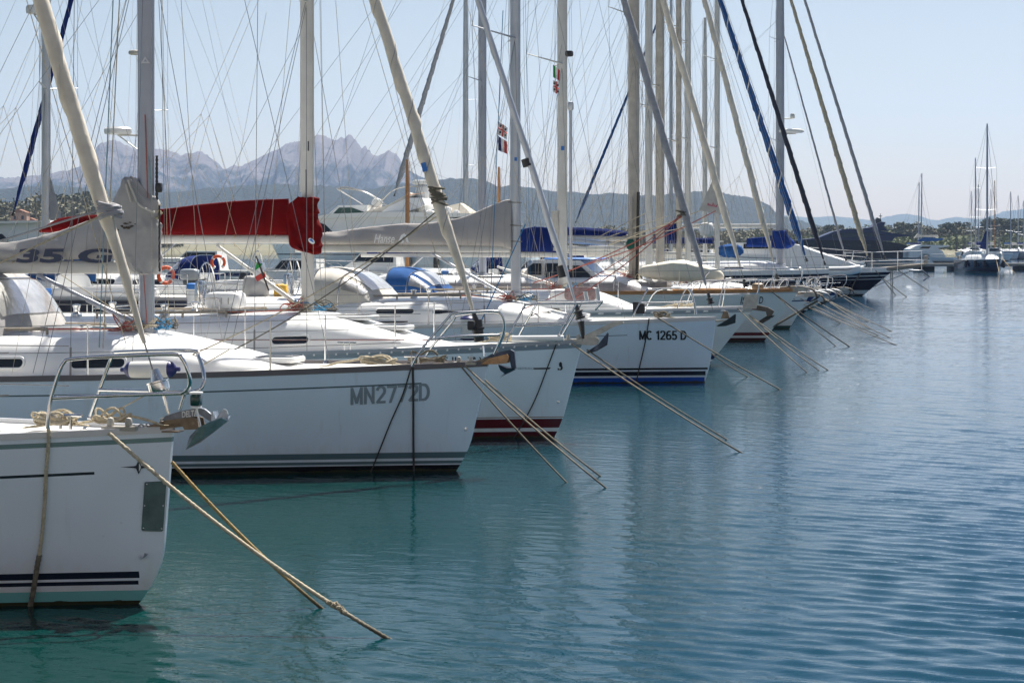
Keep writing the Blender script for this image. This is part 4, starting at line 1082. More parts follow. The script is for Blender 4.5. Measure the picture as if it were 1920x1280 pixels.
bk.cover([(1400, 447, 463), (1440, 443, 463), (1456, 436, 465)], .25, canvk, .06)
bk.mastcover([(433, 1450, 1475), (445, 1449, 1480), (458, 1450, 1490), (466, 1452, 1478)], .3, canvk, .10)
mz = bk.bp(1322, HY).x
bk.mast(14.5, .24, aluw, x=mz, sprd=((8, .9),), name='mizzen_mast'); bk.shrouds(14.5, ((8, .9),), x=mz, r=.005)
bk.runrig(hk, r=.005); bk.stanchions(x0=-2.2, gap=1.8, h=.85, r=.014)
b = MB(); b.tube([(-.8, 0, bk.fb + .05), (1.7, 0, bk.fb + .35)], [.14, .09], 12); b.build('bowsprit', teakg, bk.t)
b = MB()
for k, z in ((0, .95), (1, .5)):
    b.tube([(-2.4, -.9, bk.fb + z), (1.5, -.25, bk.fb + z + .1), (1.75, 0, bk.fb + z + .1), (1.5, .25, bk.fb + z + .1), (-2.4, .9, bk.fb + z)], .016, 8)
for x, y in ((-2.4, .9), (-1., .6), (.3, .4), (1.5, .25)):
    for sd in (-1, 1): b.tube([(x, sd * y, bk.fb), (x, sd * y, bk.fb + 1.0)], .014, 8)
b.build('bowsprit_rail', steel, bk.t)
wire('bobstay', [(1.6, 0, bk.fb + .3), (-1.1, 0, .4)], .02, wirem, bk.t)
b = MB(); b.rbox((1.2, -.3, bk.fb + .05), (.7, .35, .12), 3, 10); b.tube([(1.5, -.3, bk.fb + .1), (1.9, -.3, bk.fb - .25), (1.6, -.5, bk.fb - .45)], .04, 6); b.build('anchor', galv, bk.t)
b = MB(); b.rbox(bk.bp(1484, 246), (1.3, 1.3, .22), 3, 16); rd = b.build('radar', dome, bk.t)
b = MB(); b.tube([bk.bp(1470, 250), bk.bp(1492, 250)], .05, 8); b.tube([bk.bp(1468, 223), bk.bp(1487, 222)], .03, 6); b.rbox(bk.bp(1486, 218), (.25, .25, .3), 3, 10); b.build('radar_bracket', aluw, rd)
# ============ boats on the far side of the pontoon, sterns to it, bows pointing left
GRB = 'boats moored on the far side of the pontoon'
def rowb(Ys, L):
    X = .236 * Ys - 20.4 - .974 * L; Y = Ys + .225 * L
    return Y, CX + X / Y * F
hnavy = hull_mat('hull_paint_navy', (.010, .015, .05), [('s', -.01, .05, None, (.35, .35, .38)), ('z', .05, .12, None, (.6, .6, .6)), ('z', -1, .03, None, (.1, .02, .02))], grime=.1)
hblue = hull_mat('hull_paint_blue', (.012, .05, .20), [('s', -.01, .06, None, (.6, .6, .6)), ('z', .05, .12, None, (.6, .6, .6))], grime=.1)
def rowb_yacht(Ys, L, mastpx, label, hm, fore=None, h=14, mw=.2, mm=alu, sm=clothw, sr=.075, fb=1.35, cov=None, sprz=(6.8, 10.6), hood=canvb, boomz=None, roofh=.5):
    Y, bpx = rowb(Ys, L)
    s = Boat('sailing_yacht', label, 'sailboat', Y, bpx, None, mastpx, yaw=167, L=L, B=3.9, rake=.8, fore=.1, drop=.12, group=GRB, fb=fb)
    s.hull(hm, ns=32, nzr=12); s.rail(MATS['rail_satin'], h=.05); s.roof((-2.2, -4.8), roofh, x_end=-L * .7)
    s.window(-6.4, -5.4, .17, .32); s.window(-8.0, -7.0, .17, .32); s.window(-4.9, -4.2, .14, .26)
    if fore: base, hh = hfor(s, *fore)
    else: base, hh = Vector((-.05, 0, fb + .2)), h
    sp = tuple((z, 1.15) for z in sprz)
    s.mast(hh, mw, mm, sprd=sp); s.shrouds(hh, sp, r=.0048)
    s.boom(boomz or fb + 1.55, 4.1, r=.075)
    if fore or sr: s.forestay(hh, base, sr, sm, n=60)
    if cov: s.cover(cov[0], .17, cov[1], .03)
    s.runrig(hh, r=.0045); s.vang(s.bz, 1.4); s.stern(); s.stanchions(x0=-1.6, gap=2.); s.pulpit_gen()
    s.sprayhood(-L * .62, -L * .71, .62, 1.25, hood); s.hatch(-3.4, 0)
    return s
c0 = rowb_yacht(52.5, 13, 86, 'navy hulled sailing yacht with white cabin and blue canvas beyond the pontoon', hnavy, h=15.5, mw=.24, sr=.07, roofh=.62, hood=canvl)
c1 = rowb_yacht(61, 12.5, 266, 'blue hulled sailing yacht with navy furled jib and radar behind the red cover', hblue, fore=((22, 412), (134, 0)), mw=.2, sm=canvb, sr=.085, roofh=.5)
def radar_on(s, px, py, mpx, r=.33):
    p = s.bp(px, py); o = MB(); o.lathe([(0, -.11), (r * .92, -.1), (r, -.04), (r, .06), (r * .85, .12), (0, .14)], p, n=22); rr = o.build('radar', dome, s.t)
    o = MB(); q = s.bp(mpx, py + 8); o.tube([Vector((q.x, 0, q.z)), Vector((p.x, 0, p.z - .12))], .03, 8); o.tube([Vector((q.x, 0, q.z - .5)), Vector((p.x, 0, p.z - .12))], .02, 8); o.build('radar_bracket', aluw, rr)
radar_on(c1, 221, 246, 262, .43)
radar_on(c0, 64, 19, 86, .22)
c1b = MB(); c1b.rbox(c1.bp(252, 99), (.36, .3, .16), 3, 14); c1b.build('floodlight', galvw, c1.t)
P = [c0.bp(94, 330, 0), c0.bp(78, 412, 0), c0.bp(116, 409, .1)]
b = MB(); b.grid([[P[0].lerp(P[1], k / 8).lerp(P[0].lerp(P[2], k / 8), j / 8) + Vector((0, .05 * nz(k * .8, j), 0)) for j in range(9)] for k in range(9)]); b.build('mainsail_corner', clothg, c0.t)
c4 = rowb_yacht(76, 11, None, 'small white boat with short varnished wooden mast behind the red sail cover', hwhite, h=6, mw=.16, mm=teak, sr=0, sprz=(4.6,), fb=1.3)
c4.t.location = W(575, HY, 80) - Vector((0, 0, H)); 
c5 = rowb_yacht(86, 12, None, 'white sailing yacht with navy sprayhood seen under the taupe cover boom', hnavys, h=6.7, mw=.16, mm=teak, sr=0, sprz=(4.6,), fb=1.3)
c5.t.location = W(790, HY, 105) - Vector((0, 0, H))
c6 = rowb_yacht(113, 14, 873, 'white sailing yacht with grey furled jib leaning right behind the white flybridge yacht', hwhite, fore=((738, 372), (850, 0)), mw=.30, mm=alu, sm=clothg, sr=.16, sprz=(7.2, 11.))
c7 = rowb_yacht(158, 16, 1258, 'sailing yacht with a bright blue furled jib leaning towards the masts on its right', hblue, fore=((1078, 420), (1213, 90)), mw=.26, sm=canvl, sr=.12, sprz=(8, 13))

# white flybridge motor yacht
my = Boat('motor_yacht', 'large white flybridge motor yacht with radar arch beyond the pontoon', 'motor yacht', 106, 500, None, None, yaw=167, L=14.5, B=4.8, rake=1.6, fore=.3, drop=.3, group=None, fb=3.35)
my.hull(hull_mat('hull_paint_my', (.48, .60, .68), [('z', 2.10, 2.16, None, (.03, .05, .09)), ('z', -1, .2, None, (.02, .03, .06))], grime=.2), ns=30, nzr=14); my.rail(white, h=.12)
b = MB(); b.prism(my.prof([(575, 436), (600, 415), (625, 407), (660, 405), (800, 408), (915, 412), (930, 436)]), -2.0, 2.0, top=(3.3, 4.2, .9)); cab = b.build('cabin', gel, my.t, smooth=False)
b = MB(); b.prism(my.prof([(598, 437), (604, 424), (618, 417), (632, 422), (645, 434), (646, 437)]), -2.04, 2.04, top=(3.3, 4.2, .9)); b.build('cabin_window', glass, cab, smooth=False)
b = MB(); b.prism(my.prof([(601, 410), (640, 402), (700, 400), (760, 398), (930, 402), (930, 408), (700, 408)]), -2.1, 2.1); b.build('flybridge_deck', gel, my.t, smooth=False)
b = MB(); b.prism(my.prof([(627, 404), (645, 386), (700, 385), (700, 404)]), -1.3, 1.3, top=(3.9, 4.7, .8)); w_ = b.build('windscreen', gel, my.t, smooth=False)
b = MB(); b.prism(my.prof([(638, 401), (648, 390), (672, 390), (695, 398), (695, 402)]), -1.33, 1.33, top=(3.9, 4.7, .8)); b.build('windscreen_pane', mat('green_glass', (.05, .09, .07), .1), w_, smooth=False)
b = MB(); b.prism(my.prof([(724, 405), (745, 388), (778, 372), (805, 372), (812, 385), (780, 398), (770, 408)]), -1.75, 1.75, top=(3.9, 5.2, .8)); b.build('radar_arch', gel, my.t, smooth=False)
b = MB(); b.prism(my.prof([(690, 400), (740, 385), (780, 362), (784, 366), (748, 392), (725, 404)]), -1.2, 1.2); b.build('folded_canopy', canvc, my.t)
p = my.bp(792, 362); b = MB(); b.lathe([(.33, -.35), (.36, -.3), (.36, .1), (.3, .32), (.15, .42), (0, .44)], p); b.build('satellite_dome', dome, my.t)
p = my.bp(707, 381); b = MB(); b.lathe([(0, -.25), (.25, -.2), (.3, 0), (.22, .2), (0, .28)], p); b.build('satellite_dome', dome, my.t)
p = my.bp(789, 342); b = MB(); b.rbox(p, (.9, .5, .25), 4, 12); b.tube([p, p - Vector((0, 0, 1))], .05, 6); b.build('searchlight', dome, my.t)
b = MB(); b.tube(smoothpath([my.bp(*q) for q in ((632, 354, 1.6), (648, 354, 1.6), (680, 359, 1.6), (705, 372, 1.5), (720, 385, 1.4))]), .035, 6); b.tube(smoothpath([my.bp(*q) for q in ((632, 354, -1.6), (650, 351, -1.6), (690, 362, -1.5), (725, 385, -1.4))]), .035, 6)
b.tube([my.bp(632, 354, 1.6), my.bp(680, 384, 1.5)], .03, 6); b.tube([my.bp(632, 354, 1.6), my.bp(632, 354, -1.6)], .035, 6)
b.tube(smoothpath([my.bp(*q) for q in ((712, 380, .6), (735, 358, .6), (760, 350, .6), (785, 350, .6))]), .03, 6); b.build('bimini_frame', steel, my.t)
b = MB(); b.prism(my.prof([(836, 408), (838, 388), (866, 381), (886, 397), (888, 408)]), -1.2, 1.2, top=(3.9, 4.8, .3)); b.build('fly_tent', clothw, my.t, smooth=False)
b = MB()
for k in range(7): b.rbox(my.bp(760 + k * 16, 402 - (k % 3) * 3, .8), (.4, .5, .45), 3, 10)
b.build('fly_seat', white, my.t)
for px in (705, 768, 818):
    tag((lambda o: o)(MB().rbox(my.world(my.bp(px, 492, 2.75)), (.3, .3, 1.3), 3, 12).build('fender', dark)), 'large black fender hanging on the shaded hull of the white motor yacht', 'fender', 'black fenders on the motor yacht')

# a smaller white motor cruiser left of the row, visible over the grey cover
mc = Boat('motor_cruiser', 'white motor cruiser with dark wedge window at the left edge behind the grey cover', 'motor yacht', 75, -180, None, None, yaw=167, L=12, B=4.2, rake=1.5, fore=.3, drop=.2, fb=2.3)
mc.t.location = W(-190, HY, 75) - Vector((0, 0, H)); mc.O = mc.t.location.copy()
mc.hull(hwhite, ns=24, nzr=12); mc.rail(white)
b = MB(); b.prism(mc.prof([(-60, 452), (0, 426), (40, 418), (130, 418), (205, 432), (210, 452)]), -1.8, 1.8, top=(2.6, 3.4, .9)); cb = b.build('cabin', gel, mc.t, smooth=False)
b = MB(); b.prism(mc.prof([(0, 448), (2, 440), (45, 439), (58, 450)]), -1.84, 1.84, top=(2.6, 3.4, .9)); b.build('cabin_window', glass, cb, smooth=False)
b = MB(); b.prism(mc.prof([(-20, 417), (130, 414), (130, 418), (-20, 422)]), -1.9, 1.9); b.build('flybridge', gel, mc.t, smooth=False)

# small boats in gaps beyond the pontoon
def small_boat(px, Y, label, hm, yaw=167, L=7, fb=1.0, B=2.6, cab=True):
    s = Boat('small_motorboat', label, 'motorboat', Y, px, None, None, yaw=yaw, L=L, B=B, rake=.8, fore=.1, drop=.1, group='small motorboats beyond the pontoon', fb=fb)
    s.hull(hm, ns=20, nzr=10); s.rail(white, h=.06)
    if cab:
        b = MB(); b.prism([(-1.6, fb - .05), (-2.4, fb + .45), (-2.9, fb + .95), (-4.6, fb + .95), (-4.7, fb - .05)], -B * .3, B * .3, top=(fb, fb + 1, .8)); k = b.build('cabin', gel, s.t, smooth=False)
        b = MB(); b.prism([(-2.5, fb + .42), (-2.88, fb + .88), (-4.5, fb + .88), (-4.5, fb + .42)], -B * .3 - .03, B * .3 + .03, top=(fb, fb + 1, .8)); b.build('cabin_window', glass, k, smooth=False)
    b = MB(); b.rbox((-L + .1, 0, fb + .05), (.35, .35, .8), 4, 12); b.build('outboard_motor', dark, s.t)
    b = MB()
    for sd in (-1, 1): b.tube([(-.4, 0, fb + .5), (-1.4, sd * .6, fb + .5), (-3.5, sd * (B * .42), fb + .45)], .015, 6)
    b.build('bow_rail', steel, s.t)
    return s
small_boat(180, 88, 'white motorboat with dark windows behind the mast with the triangle emblem', hwhite)
small_boat(430, 96, 'blue hulled motorboat behind the outboard engine on the pushpit', hblue)
small_boat(880, 92, 'white motorboat under the boom to the left of the grey mast', hwhite, L=8)
small_boat(1190, 128, 'white motorboat between the cream masts, over the pontoon', hwhite, L=8)
small_boat(1340, 120, 'white motorboat with cabin beside the blue tarpaulin', hnavys, L=8, fb=1.3)

# the pontoon behind the sterns
def strip(name, p0, p1, w, z0, z1, m, label=None, cat=None, kind=None):
    a = Vector(p0); c = Vector(p1); d = (c - a).normalized(); n = Vector((-d.y, d.x, 0)) * w / 2; b = MB(); k = max(2, int((c - a).length / 3))
    vs = []; 
    for i in range(k):
        s0 = a.lerp(c, i / k) ; s1 = a.lerp(c, (i + .985) / k)
        b.add([s0 - n + Vector((0, 0, z)) for z in (z0, z1)] + [s0 + n + Vector((0, 0, z)) for z in (z0, z1)] + [s1 - n + Vector((0, 0, z)) for z in (z0, z1)] + [s1 + n + Vector((0, 0, z)) for z in (z0, z1)],
              [(0, 1, 3, 2), (4, 6, 7, 5), (0, 4, 5, 1), (2, 3, 7, 6), (1, 5, 7, 3), (0, 2, 6, 4)])
    o = b.build(name, m, smooth=False); tag(o, label, cat, None, kind); return o
strip('pontoon', (-16.5, 8, 0), (9.5, 128, 0), 2.4, .15, .62, concrete, 'long concrete pontoon running behind the sterns of the yacht row', 'pontoon')
mw_ = Boat('motor_yacht', 'white motor yacht with a long smooth foredeck sloping down towards the ketch', 'motor yacht', 111, 1622, 502, None, yaw=-13, L=15, B=4.6, rake=1.6, fore=0, drop=-.5, fb=1.65)
mw_.hull(hwhite, ns=24, nzr=12); mw_.rail(white, h=.06)
b = MB(); b.prism(mw_.prof([(1618, 500), (1590, 489), (1550, 477), (1520, 467), (1500, 459), (1470, 456), (1380, 455), (1380, 505)]), -1.9, 1.9, top=(1.8, 3.2, .7)); fd = b.build('foredeck', gel, mw_.t, ang=60)
b = MB(); b.prism(mw_.prof([(1478, 459), (1462, 457), (1400, 457), (1400, 466), (1450, 466)]), -1.93, 1.93, top=(1.8, 3.2, .7)); b.build('cabin_window', glass, fd, smooth=False)
mw_.pulpit_gen(.6, 3.5, .1, r=.014)
for k, (px, Y, lb) in enumerate(((620, 98, 'white motorboat under the red cover badge, third beyond the pontoon'), (985, 118, 'white motorboat below the navy sail cover'), (1085, 134, 'white motorboat below the blue boom cover near the cream spar'),
        (1260, 150, 'distant white motorboat between the stained masts'), (300, 104, 'white motorboat between the mast with the emblem and the life raft'), (760, 130, 'white motorboat behind the legs of the white flybridge yacht'), (1420, 140, 'white motorboat left of the smooth white foredeck'))):
    s_ = small_boat(px - 40, Y, lb, (hwhite, hnavys, hblk)[k % 3], L=9 + k % 3, fb=1.35)
for k in range(9):
    Y = 34 + k * 11.5; X = -18.2 + .2175 * Y + 1.0
    t = thing('service_pedestal', 'white power pedestal standing on the pontoon among the sterns', 'pedestal', (X, Y, .62), 0, 'power pedestals along the pontoon')
    MB().rbox((0, 0, .5), (.22, .22, 1.0), 6, 12).build('post', white, t); MB().rbox((0, 0, 1.05), (.26, .26, .14), 4, 12).build('cap', blued, t)

# ============ far water: outer pontoon, blue yacht and the basin beyond
strip('outer_pontoon', (36.5, 203, 0), (58, 206, 0), 2.2, .45, .75, concrete, 'low concrete pontoon crossing the open water at the right', 'pontoon')
for px in (1733, 1796, 1925):
    p = W(px, 0, 205); MB().box((p.x, 205.2, .2), (1.7 if px < 1920 else 2.2, 2.4, .62)).build('pontoon_float', rubber, None, smooth=False)
    o = C.objects[-1]; tag(o, {1733: 'dark float under the outer pontoon below the leaning masts', 1796: 'dark float under the outer pontoon beside the blue yacht', 1925: 'dark float at the right edge of the photograph'}[px], 'float', 'floats of the outer pontoon')
    if px < 1900:
        t = MB().rbox((p.x + .1, 204.7, 1.15), (.42, .42, .8), 6, 10).build('bollard_post', concrete); tag(t, {1733: 'pale square post on the outer pontoon below the leaning masts', 1796: 'brown square post on the outer pontoon left of the blue yacht'}[px], 'post')
def far_boat(mpx, topy, Y, label, hm, yaw, L=11, mm=alu, mw=.22, sprd=1, fb=1.3, hullpx=None, name='moored_yacht', lean=0, grp='yachts in the far basin', cov=None, B=3.6, mxl=-4.4, rig=True):
    z = H + (HY - topy) * Y / F; a = R(yaw)
    M = Vector(((mpx - CX) * Y / F, Y, 0)) - Vector((math.cos(a), math.sin(a), 0)) * mxl
    s = Boat(name, label, 'sailboat', M.y, CX + M.x / M.y * F, None, None, yaw=yaw, L=L, B=B, rake=.9, fore=.1, drop=.1, group=grp, fb=fb)
    s.mx = mxl
    s.hull(hm, ns=18, nzr=10); s.rail(white, h=.05); s.roof((-2.2, -4.4), .5)
    sp = tuple((z * (.42 + .28 * k), 1.) for k in range(sprd))
    s.mast(z, mw, mm, sprd=sp, lean=lean)
    if rig: s.shrouds(z, sp, r=.012); wire('forestay', [(-.1, 0, fb), (mxl, 0, z * .97)], .02, wirem, s.t); wire('backstay', [(-L, 0, fb), (mxl, 0, z)], .012, wirem, s.t)
    s.boom(fb + 1.3, 3.4, r=.08)
    b = MB(); G = [[(x, .14 * math.cos(a_), s.bz + .18 + .16 * math.sin(a_)) for a_ in [k * math.pi / 5 for k in range(10)]] for x in (mxl - .2, mxl - 1.5, mxl - 3.4)]; b.grid(G, True)
    b.build('sail_cover', cov or canvb, s.t); s.pulpit_gen(r=.03); s.stanchions(sides=(-1, 1), r=.02, gap=2.4)
    return s
blu = far_boat(1851, 232, 188.5, 'dark blue sailing yacht moored bow on at the outer pontoon', hull_mat('hull_paint_royal', (.003, .010, .045), [('z', -1, .12, None, (.02, .10, .14)), ('s', .16, .2, None, (.3, .3, .3))], grime=.1), -88, L=11.5, mm=alug, mw=.26, sprd=2, fb=1.3, B=3.5, grp=None, name='blue_yacht')
b = MB(); b.prism([(-4.6, 2.2), (-4.3, 3.9), (-4.5, 4.0), (-6.4, 2.7), (-6.4, 2.3)], -.12, .12); b.build('mast_cover', canvb, blu.t)
for sd in (-1, 1):
    for X in (-2.2, -3.6, -5.4):
        p = blu.world((X, sd * (blu.hw(X, .8) + .14), .85)); o = MB().rbox(p, (.26, .26, .75), 3, 12).build('fender', dark)
        tag(o, 'black sausage fender on the %s side of the dark blue yacht' % ('left' if sd < 0 else 'right'), 'fender', 'fenders on the blue yacht')
for px in (-1, 1):
    a = blu.world((-.3, px * .3, 1.35)); o = wire('mooring_line', [a, Vector((a.x + px * .45, a.y - 3.2, -.05))], .03, ropey)
    tag(o, 'pale yellow mooring line, %s one of the two on the dark blue bow' % ('left' if px < 0 else 'right'), 'mooring line', 'mooring lines of the blue yacht')
hf = hwhite
fb_ = [(1727, 325, 400, 'tall mast leaning right over the blue and white awning', -60, .28, alug, .028), (1722, 342, 405, 'second leaning mast beside the blue and white awning', -60, .26, alug, .03),
       (1829, 296, 352, 'tallest white sailing yacht to the left of the dark blue yacht', -95, .30, alug, 0), (1821, 358, 356, 'short masted white yacht left of the dark blue yacht', -95, .2, alu, 0),
       (1835, 346, 395, 'white yacht with paired mast hidden behind the taller mast', -92, .24, alug, 0), (1865, 338, 380, 'white yacht with thin brown mast just right of the dark blue yacht', -90, .2, teak, 0),
       (1858, 354, 410, 'white yacht masked by the dark blue yacht mast', -90, .2, alu, 0), (1895, 359, 370, 'white yacht with red and grey mast and light blue cover', -85, .24, alug, 0),
       (1909, 366, 385, 'white yacht with slim grey mast, second from the right edge', -85, .2, alu, 0), (1919, 376, 372, 'white yacht cut by the right edge of the photograph', -85, .2, alug, 0)]
for i, (px, ty, Y, lb, yw, mw, mm, ln) in enumerate(fb_):
    far_boat(px, ty, Y, lb, [hwhite, hnavys, hblk][i % 3], yw, mm=mm, mw=mw, lean=ln * .6, L=11 + i % 3, sprd=1 + (i == 2), cov=[canvb, canvl, canvg][i % 3], fb=1.5)
# catamaran
cs = Boat('catamaran', 'white catamaran with a bright blue sail cover moored beyond the black motor yacht', 'catamaran', 335, 1690, None, None, yaw=178, L=12, B=1.6, rake=.3, fb=1.7)
cs.t.location = W(1700, HY, 335) - Vector((0, 0, H)) ; cs.O = cs.t.location.copy(); cs.t.rotation_euler = (0, 0, R(-2)); cs.u = Vector((1, 0, 0)); cs.w = Vector((0, 1, 0))
def cprism(px, y0, y1, m, n, par, top=None):
    return MB().prism([((x - 1700) * 335 / F, H + (HY - y) * 335 / F) for x, y in px], y0, y1, top).build(n, m, par, smooth=False)
for y0 in (-3.2, 2.2): cprism([(1699, 483), (1700, 468), (1760, 470), (1768, 484), (1740, 484), (1735, 476), (1722, 475), (1714, 483)], y0, y0 + 1.1, gel, 'hull', cs.t)
cprism([(1700, 467), (1712, 461), (1722, 459), (1775, 460), (1774, 462), (1752, 465), (1760, 470), (1702, 470)], -2.8, 2.8, gel, 'saloon', cs.t)
cprism([(1718, 466), (1724, 462), (1740, 462), (1736, 466)], -2.84, 2.84, glass, 'saloon_window', cs.t)
cprism([(1720, 451), (1732, 445), (1768, 447), (1769, 449), (1755, 452), (1722, 453)], -.25, .25, canvl, 'sail_cover', cs.t)
cprism([(1714, 446), (1720, 438), (1728, 441), (1757, 440), (1760, 445), (1730, 444)], -.3, .3, canvc, 'awning', cs.t)
# dark motor yacht
dk = Boat('dark_motor_yacht', 'long black and navy motor yacht with sloping windows beyond the ketch', 'motor yacht', 380, 1395, None, None, yaw=180, L=32, B=6.5, rake=3.5, fb=4.2)
dk.O = Vector(((1395 - CX) * 380 / F, 380, 0)); dk.t.location = dk.O; dk.t.rotation_euler = (0, 0, 0)
def dprism(px, y0, y1, m, n, par, top=None):
    return MB().prism([((x - 1395) * 380 / F, H + (HY - y) * 380 / F) for x, y in px], y0, y1, top).build(n, m, par, smooth=False)
navyp = mat('navy_metallic', (.012, .02, .07), .4, 0, spec=.3)
dprism([(1380, 455), (1480, 452), (1550, 450), (1640, 451), (1680, 456), (1694, 461), (1702, 470), (1711, 484.5), (1400, 485.5)], -3.2, 3.2, mat('black_gelcoat', (.003, .003, .008), .45, spec=.2), 'hull', dk.t)
dprism([(1490, 450), (1530, 446), (1545, 440), (1560, 434), (1585, 431), (1640, 432), (1668, 437), (1700, 441), (1700, 443), (1672, 445), (1668, 452), (1500, 452)], -2.8, 2.8, navyp, 'superstructure', dk.t, top=(4, 9, .75))
dprism([(1550, 442), (1572, 437), (1635, 436), (1655, 441), (1620, 444), (1560, 446)], -2.9, 2.9, glass, 'window_band', dk.t, top=(4, 9, .77))
dprism([(1568, 433), (1576, 430), (1610, 429), (1632, 426), (1642, 419), (1650, 416), (1657, 417), (1653, 424), (1660, 433)], -2.2, 2.2, navyp, 'flybridge', dk.t, top=(5, 9, .8))
dprism([(1640, 424), (1641, 412), (1644, 408), (1651, 411), (1653, 424)], -.6, .6, dark, 'radar_mast', dk.t)
b = MB(); p = ((1651 - 1395) * 380 / F, 0, H + (HY - 424) * 380 / F); b.tube([p, (p[0], 0, p[2] + 2.4)], .06, 6); b.box((p[0], 0, p[2] + 1.9), (.5, .5, .15)); b.build('aerial', dark, dk.t)
b = MB()
for k in range(6): b.rbox(((1585 + k * 19 - 1395) * 380 / F, -3.24, 2.6), (.9, .05, .3), 4, 10)
b.build('porthole', glass, dk.t)
# dinghy dock with small things and two low motorboats further right
small_boat(1740, 300, 'low dark work boat with clutter aboard, right of the dark motor yacht', hblk, yaw=176, L=9, fb=.8, cab=False)
small_boat(1790, 350, 'small white motorboat in front of the palm trees', hwhite, yaw=200, L=8, fb=1.3)
small_boat(1900, 330, 'white motorboat low in the water near the right edge', hwhite, yaw=10, L=9, fb=1.2)

# ============ ropes
def rope(s, a, e, r, m, label, grp=None, d=.03, tw=False, z=-.05):
    A = s.world(s.bp(*a)) if isinstance(a, tuple) else a
    E = WZ(e[0], e[1]) if isinstance(e, tuple) else e
    dr = (E - A).normalized(); pts = sag(A, E + dr * .25, d, 60 if tw else 14)
    b = MB()
    if tw:
        P = [Vector(p) for p in pts]; ln = (P[0] - P[-1]).length; n = int(ln / .012); Q = [P[0].lerp(P[-1], i / n) + (P[min(int(i / n * 60), 60)] - P[0].lerp(P[-1], min(int(i / n * 60), 60) / 60)) for i in range(n + 1)]
        b.tube(Q, r, 9, twist=lambda a_, dd: 1 + .18 * abs(math.cos(1.5 * (a_ - dd * 2 * math.pi / .11))))
    else: b.tube(pts, r, 6)
    return tag(b.build('mooring_line', m), label, 'mooring line', grp)
rope(b1, (204, 812, -.42), (747, 1198), .0125, ropec, 'thick twisted cream mooring line with a knot, nearest the camera', None, .10, True)
rope(b1, (322, 866, -.02), (613, 1140), .0115, ropey, 'ochre mooring line crossing behind the thick cream one at the nearest bow', None, .06, True)
A = b1.world(b1.bp(204, 812, -.42)); E = WZ(747, 1198); b = MB()
for k in range(26):
    p = A.lerp(E, .765 + .055 * k / 26 + .004 * rnd.random()) - Vector((0, 0, .085)); q = Vector((rnd.uniform(-1, 1), rnd.uniform(-1, 1), rnd.uniform(-1, 1))).normalized()
    b.tube([p + q * .012, p + q * .022 + Vector((.01, 0, .006)), p + q * .01 + Vector((.03, 0, -.012))], .011, 6)
tag(b.build('rope_knot', ropec), 'frayed bulky knot on the thick cream mooring line', 'knot')
def hrope(s, pts, r, m, label, tw=False):
    P = [s.world(s.hp(x, y, .018)) for x, y in pts]; b = MB(); Q = smoothpath(P, 14 if tw else 5)
    if tw: Q = smoothpath(Q, 8)
    b.tube(Q, r, 8, twist=(lambda a_, dd: 1 + .2 * abs(math.cos(1.5 * (a_ - dd * 2 * math.pi / .11)))) if tw else None)
    return tag(b.build('hanging_rope', m), label, 'rope')
hrope(b1, [(91, 800), (91, 830), (87, 880), (84, 940), (79, 1000), (72, 1050)], .012, ropec, 'cream twisted rope hanging down the side of the nearest bow', True)
hrope(b1, [(74, 1040), (70, 1060), (66, 1085), (62, 1110), (57, 1134), (52, 1160)], .017, roped, 'weed covered brown lower end of the rope at the nearest bow', True)
hrope(b2, [(774, 688), (775, 750), (775, 820), (776, 880), (776, 905)], .012, ropeblk, 'dark rope hanging straight down the MN2772D hull')
hrope(b2, [(770, 692), (755, 740), (733, 790), (710, 848), (693, 890)], .008, ropeblk, 'thin dark rope slanting across the MN2772D lettering')
hrope(b3, [(1043, 645), (1026, 690), (1005, 745), (982, 790), (958, 830)], .008, ropeblk, 'thin dark rope slanting down the maroon striped hull')
hrope(b4, [(1217, 597), (1210, 640), (1201, 680), (1193, 716)], .011, ropeblk, 'dark rope hanging on the hull through the MC 1265 D lettering')
hrope(bk, [(1614, 512), (1602, 530), (1592, 552)], .03, roped, 'rope hanging down the black hulled ketch')
g2 = 'lines of the MN2772D yacht'
rope(b2, (862, 684, -.28), (1064, 904), .010, roped, 'steeper brown mooring line from the MN2772D bow', g2)
rope(b2, (872, 686, -.26), (1139, 915), .010, ropetan, 'longest cream mooring line from the MN2772D bow', g2)
rope(b2, (909, 712, -.03), (1129, 893), .010, ropetan, 'mooring line leaving the stem of the MN2772D yacht', g2)
rope(b3, (1072, 645, -.15), (1391, 848), .011, ropetan, 'longer mooring line from the bow of the red covered yacht', 'lines of the maroon striped yacht')
rope(b3, (1100, 655, -.05), (1366, 824), .010, roped, 'shorter mooring line from the bow of the red covered yacht', 'lines of the maroon striped yacht')
rope(b4, (1228, 592, -.5), (1464, 730), .013, roped, 'mooring line running over the D of MC 1265 D into the water', 'lines of the MC 1265 D yacht')
rope(b4, (1333, 662, -.02), (1405, 706), .012, roped, 'short mooring line from the stem of the MC 1265 D yacht', 'lines of the MC 1265 D yacht')
L5 = 'mooring line of the grey-white yacht, one of three running to the water'
for a, e in (((1383, 578, -.4), (1514, 698)), ((1404, 590, -.1), (1554, 694)), ((1406, 593, .1), (1538, 695))): rope(b5, a, e, .011, ropetan, L5, 'lines of the grey-white yacht')
rope(b6, (1446, 546, -.4), (1594, 650), .016, ropeblk, 'dark mooring line from the teak railed yacht', 'lines of the teak railed yacht')
rope(b6, (1450, 549, -.3), (1568, 649), .012, ropetan, 'pale mooring line from the teak railed yacht', 'lines of the teak railed yacht')
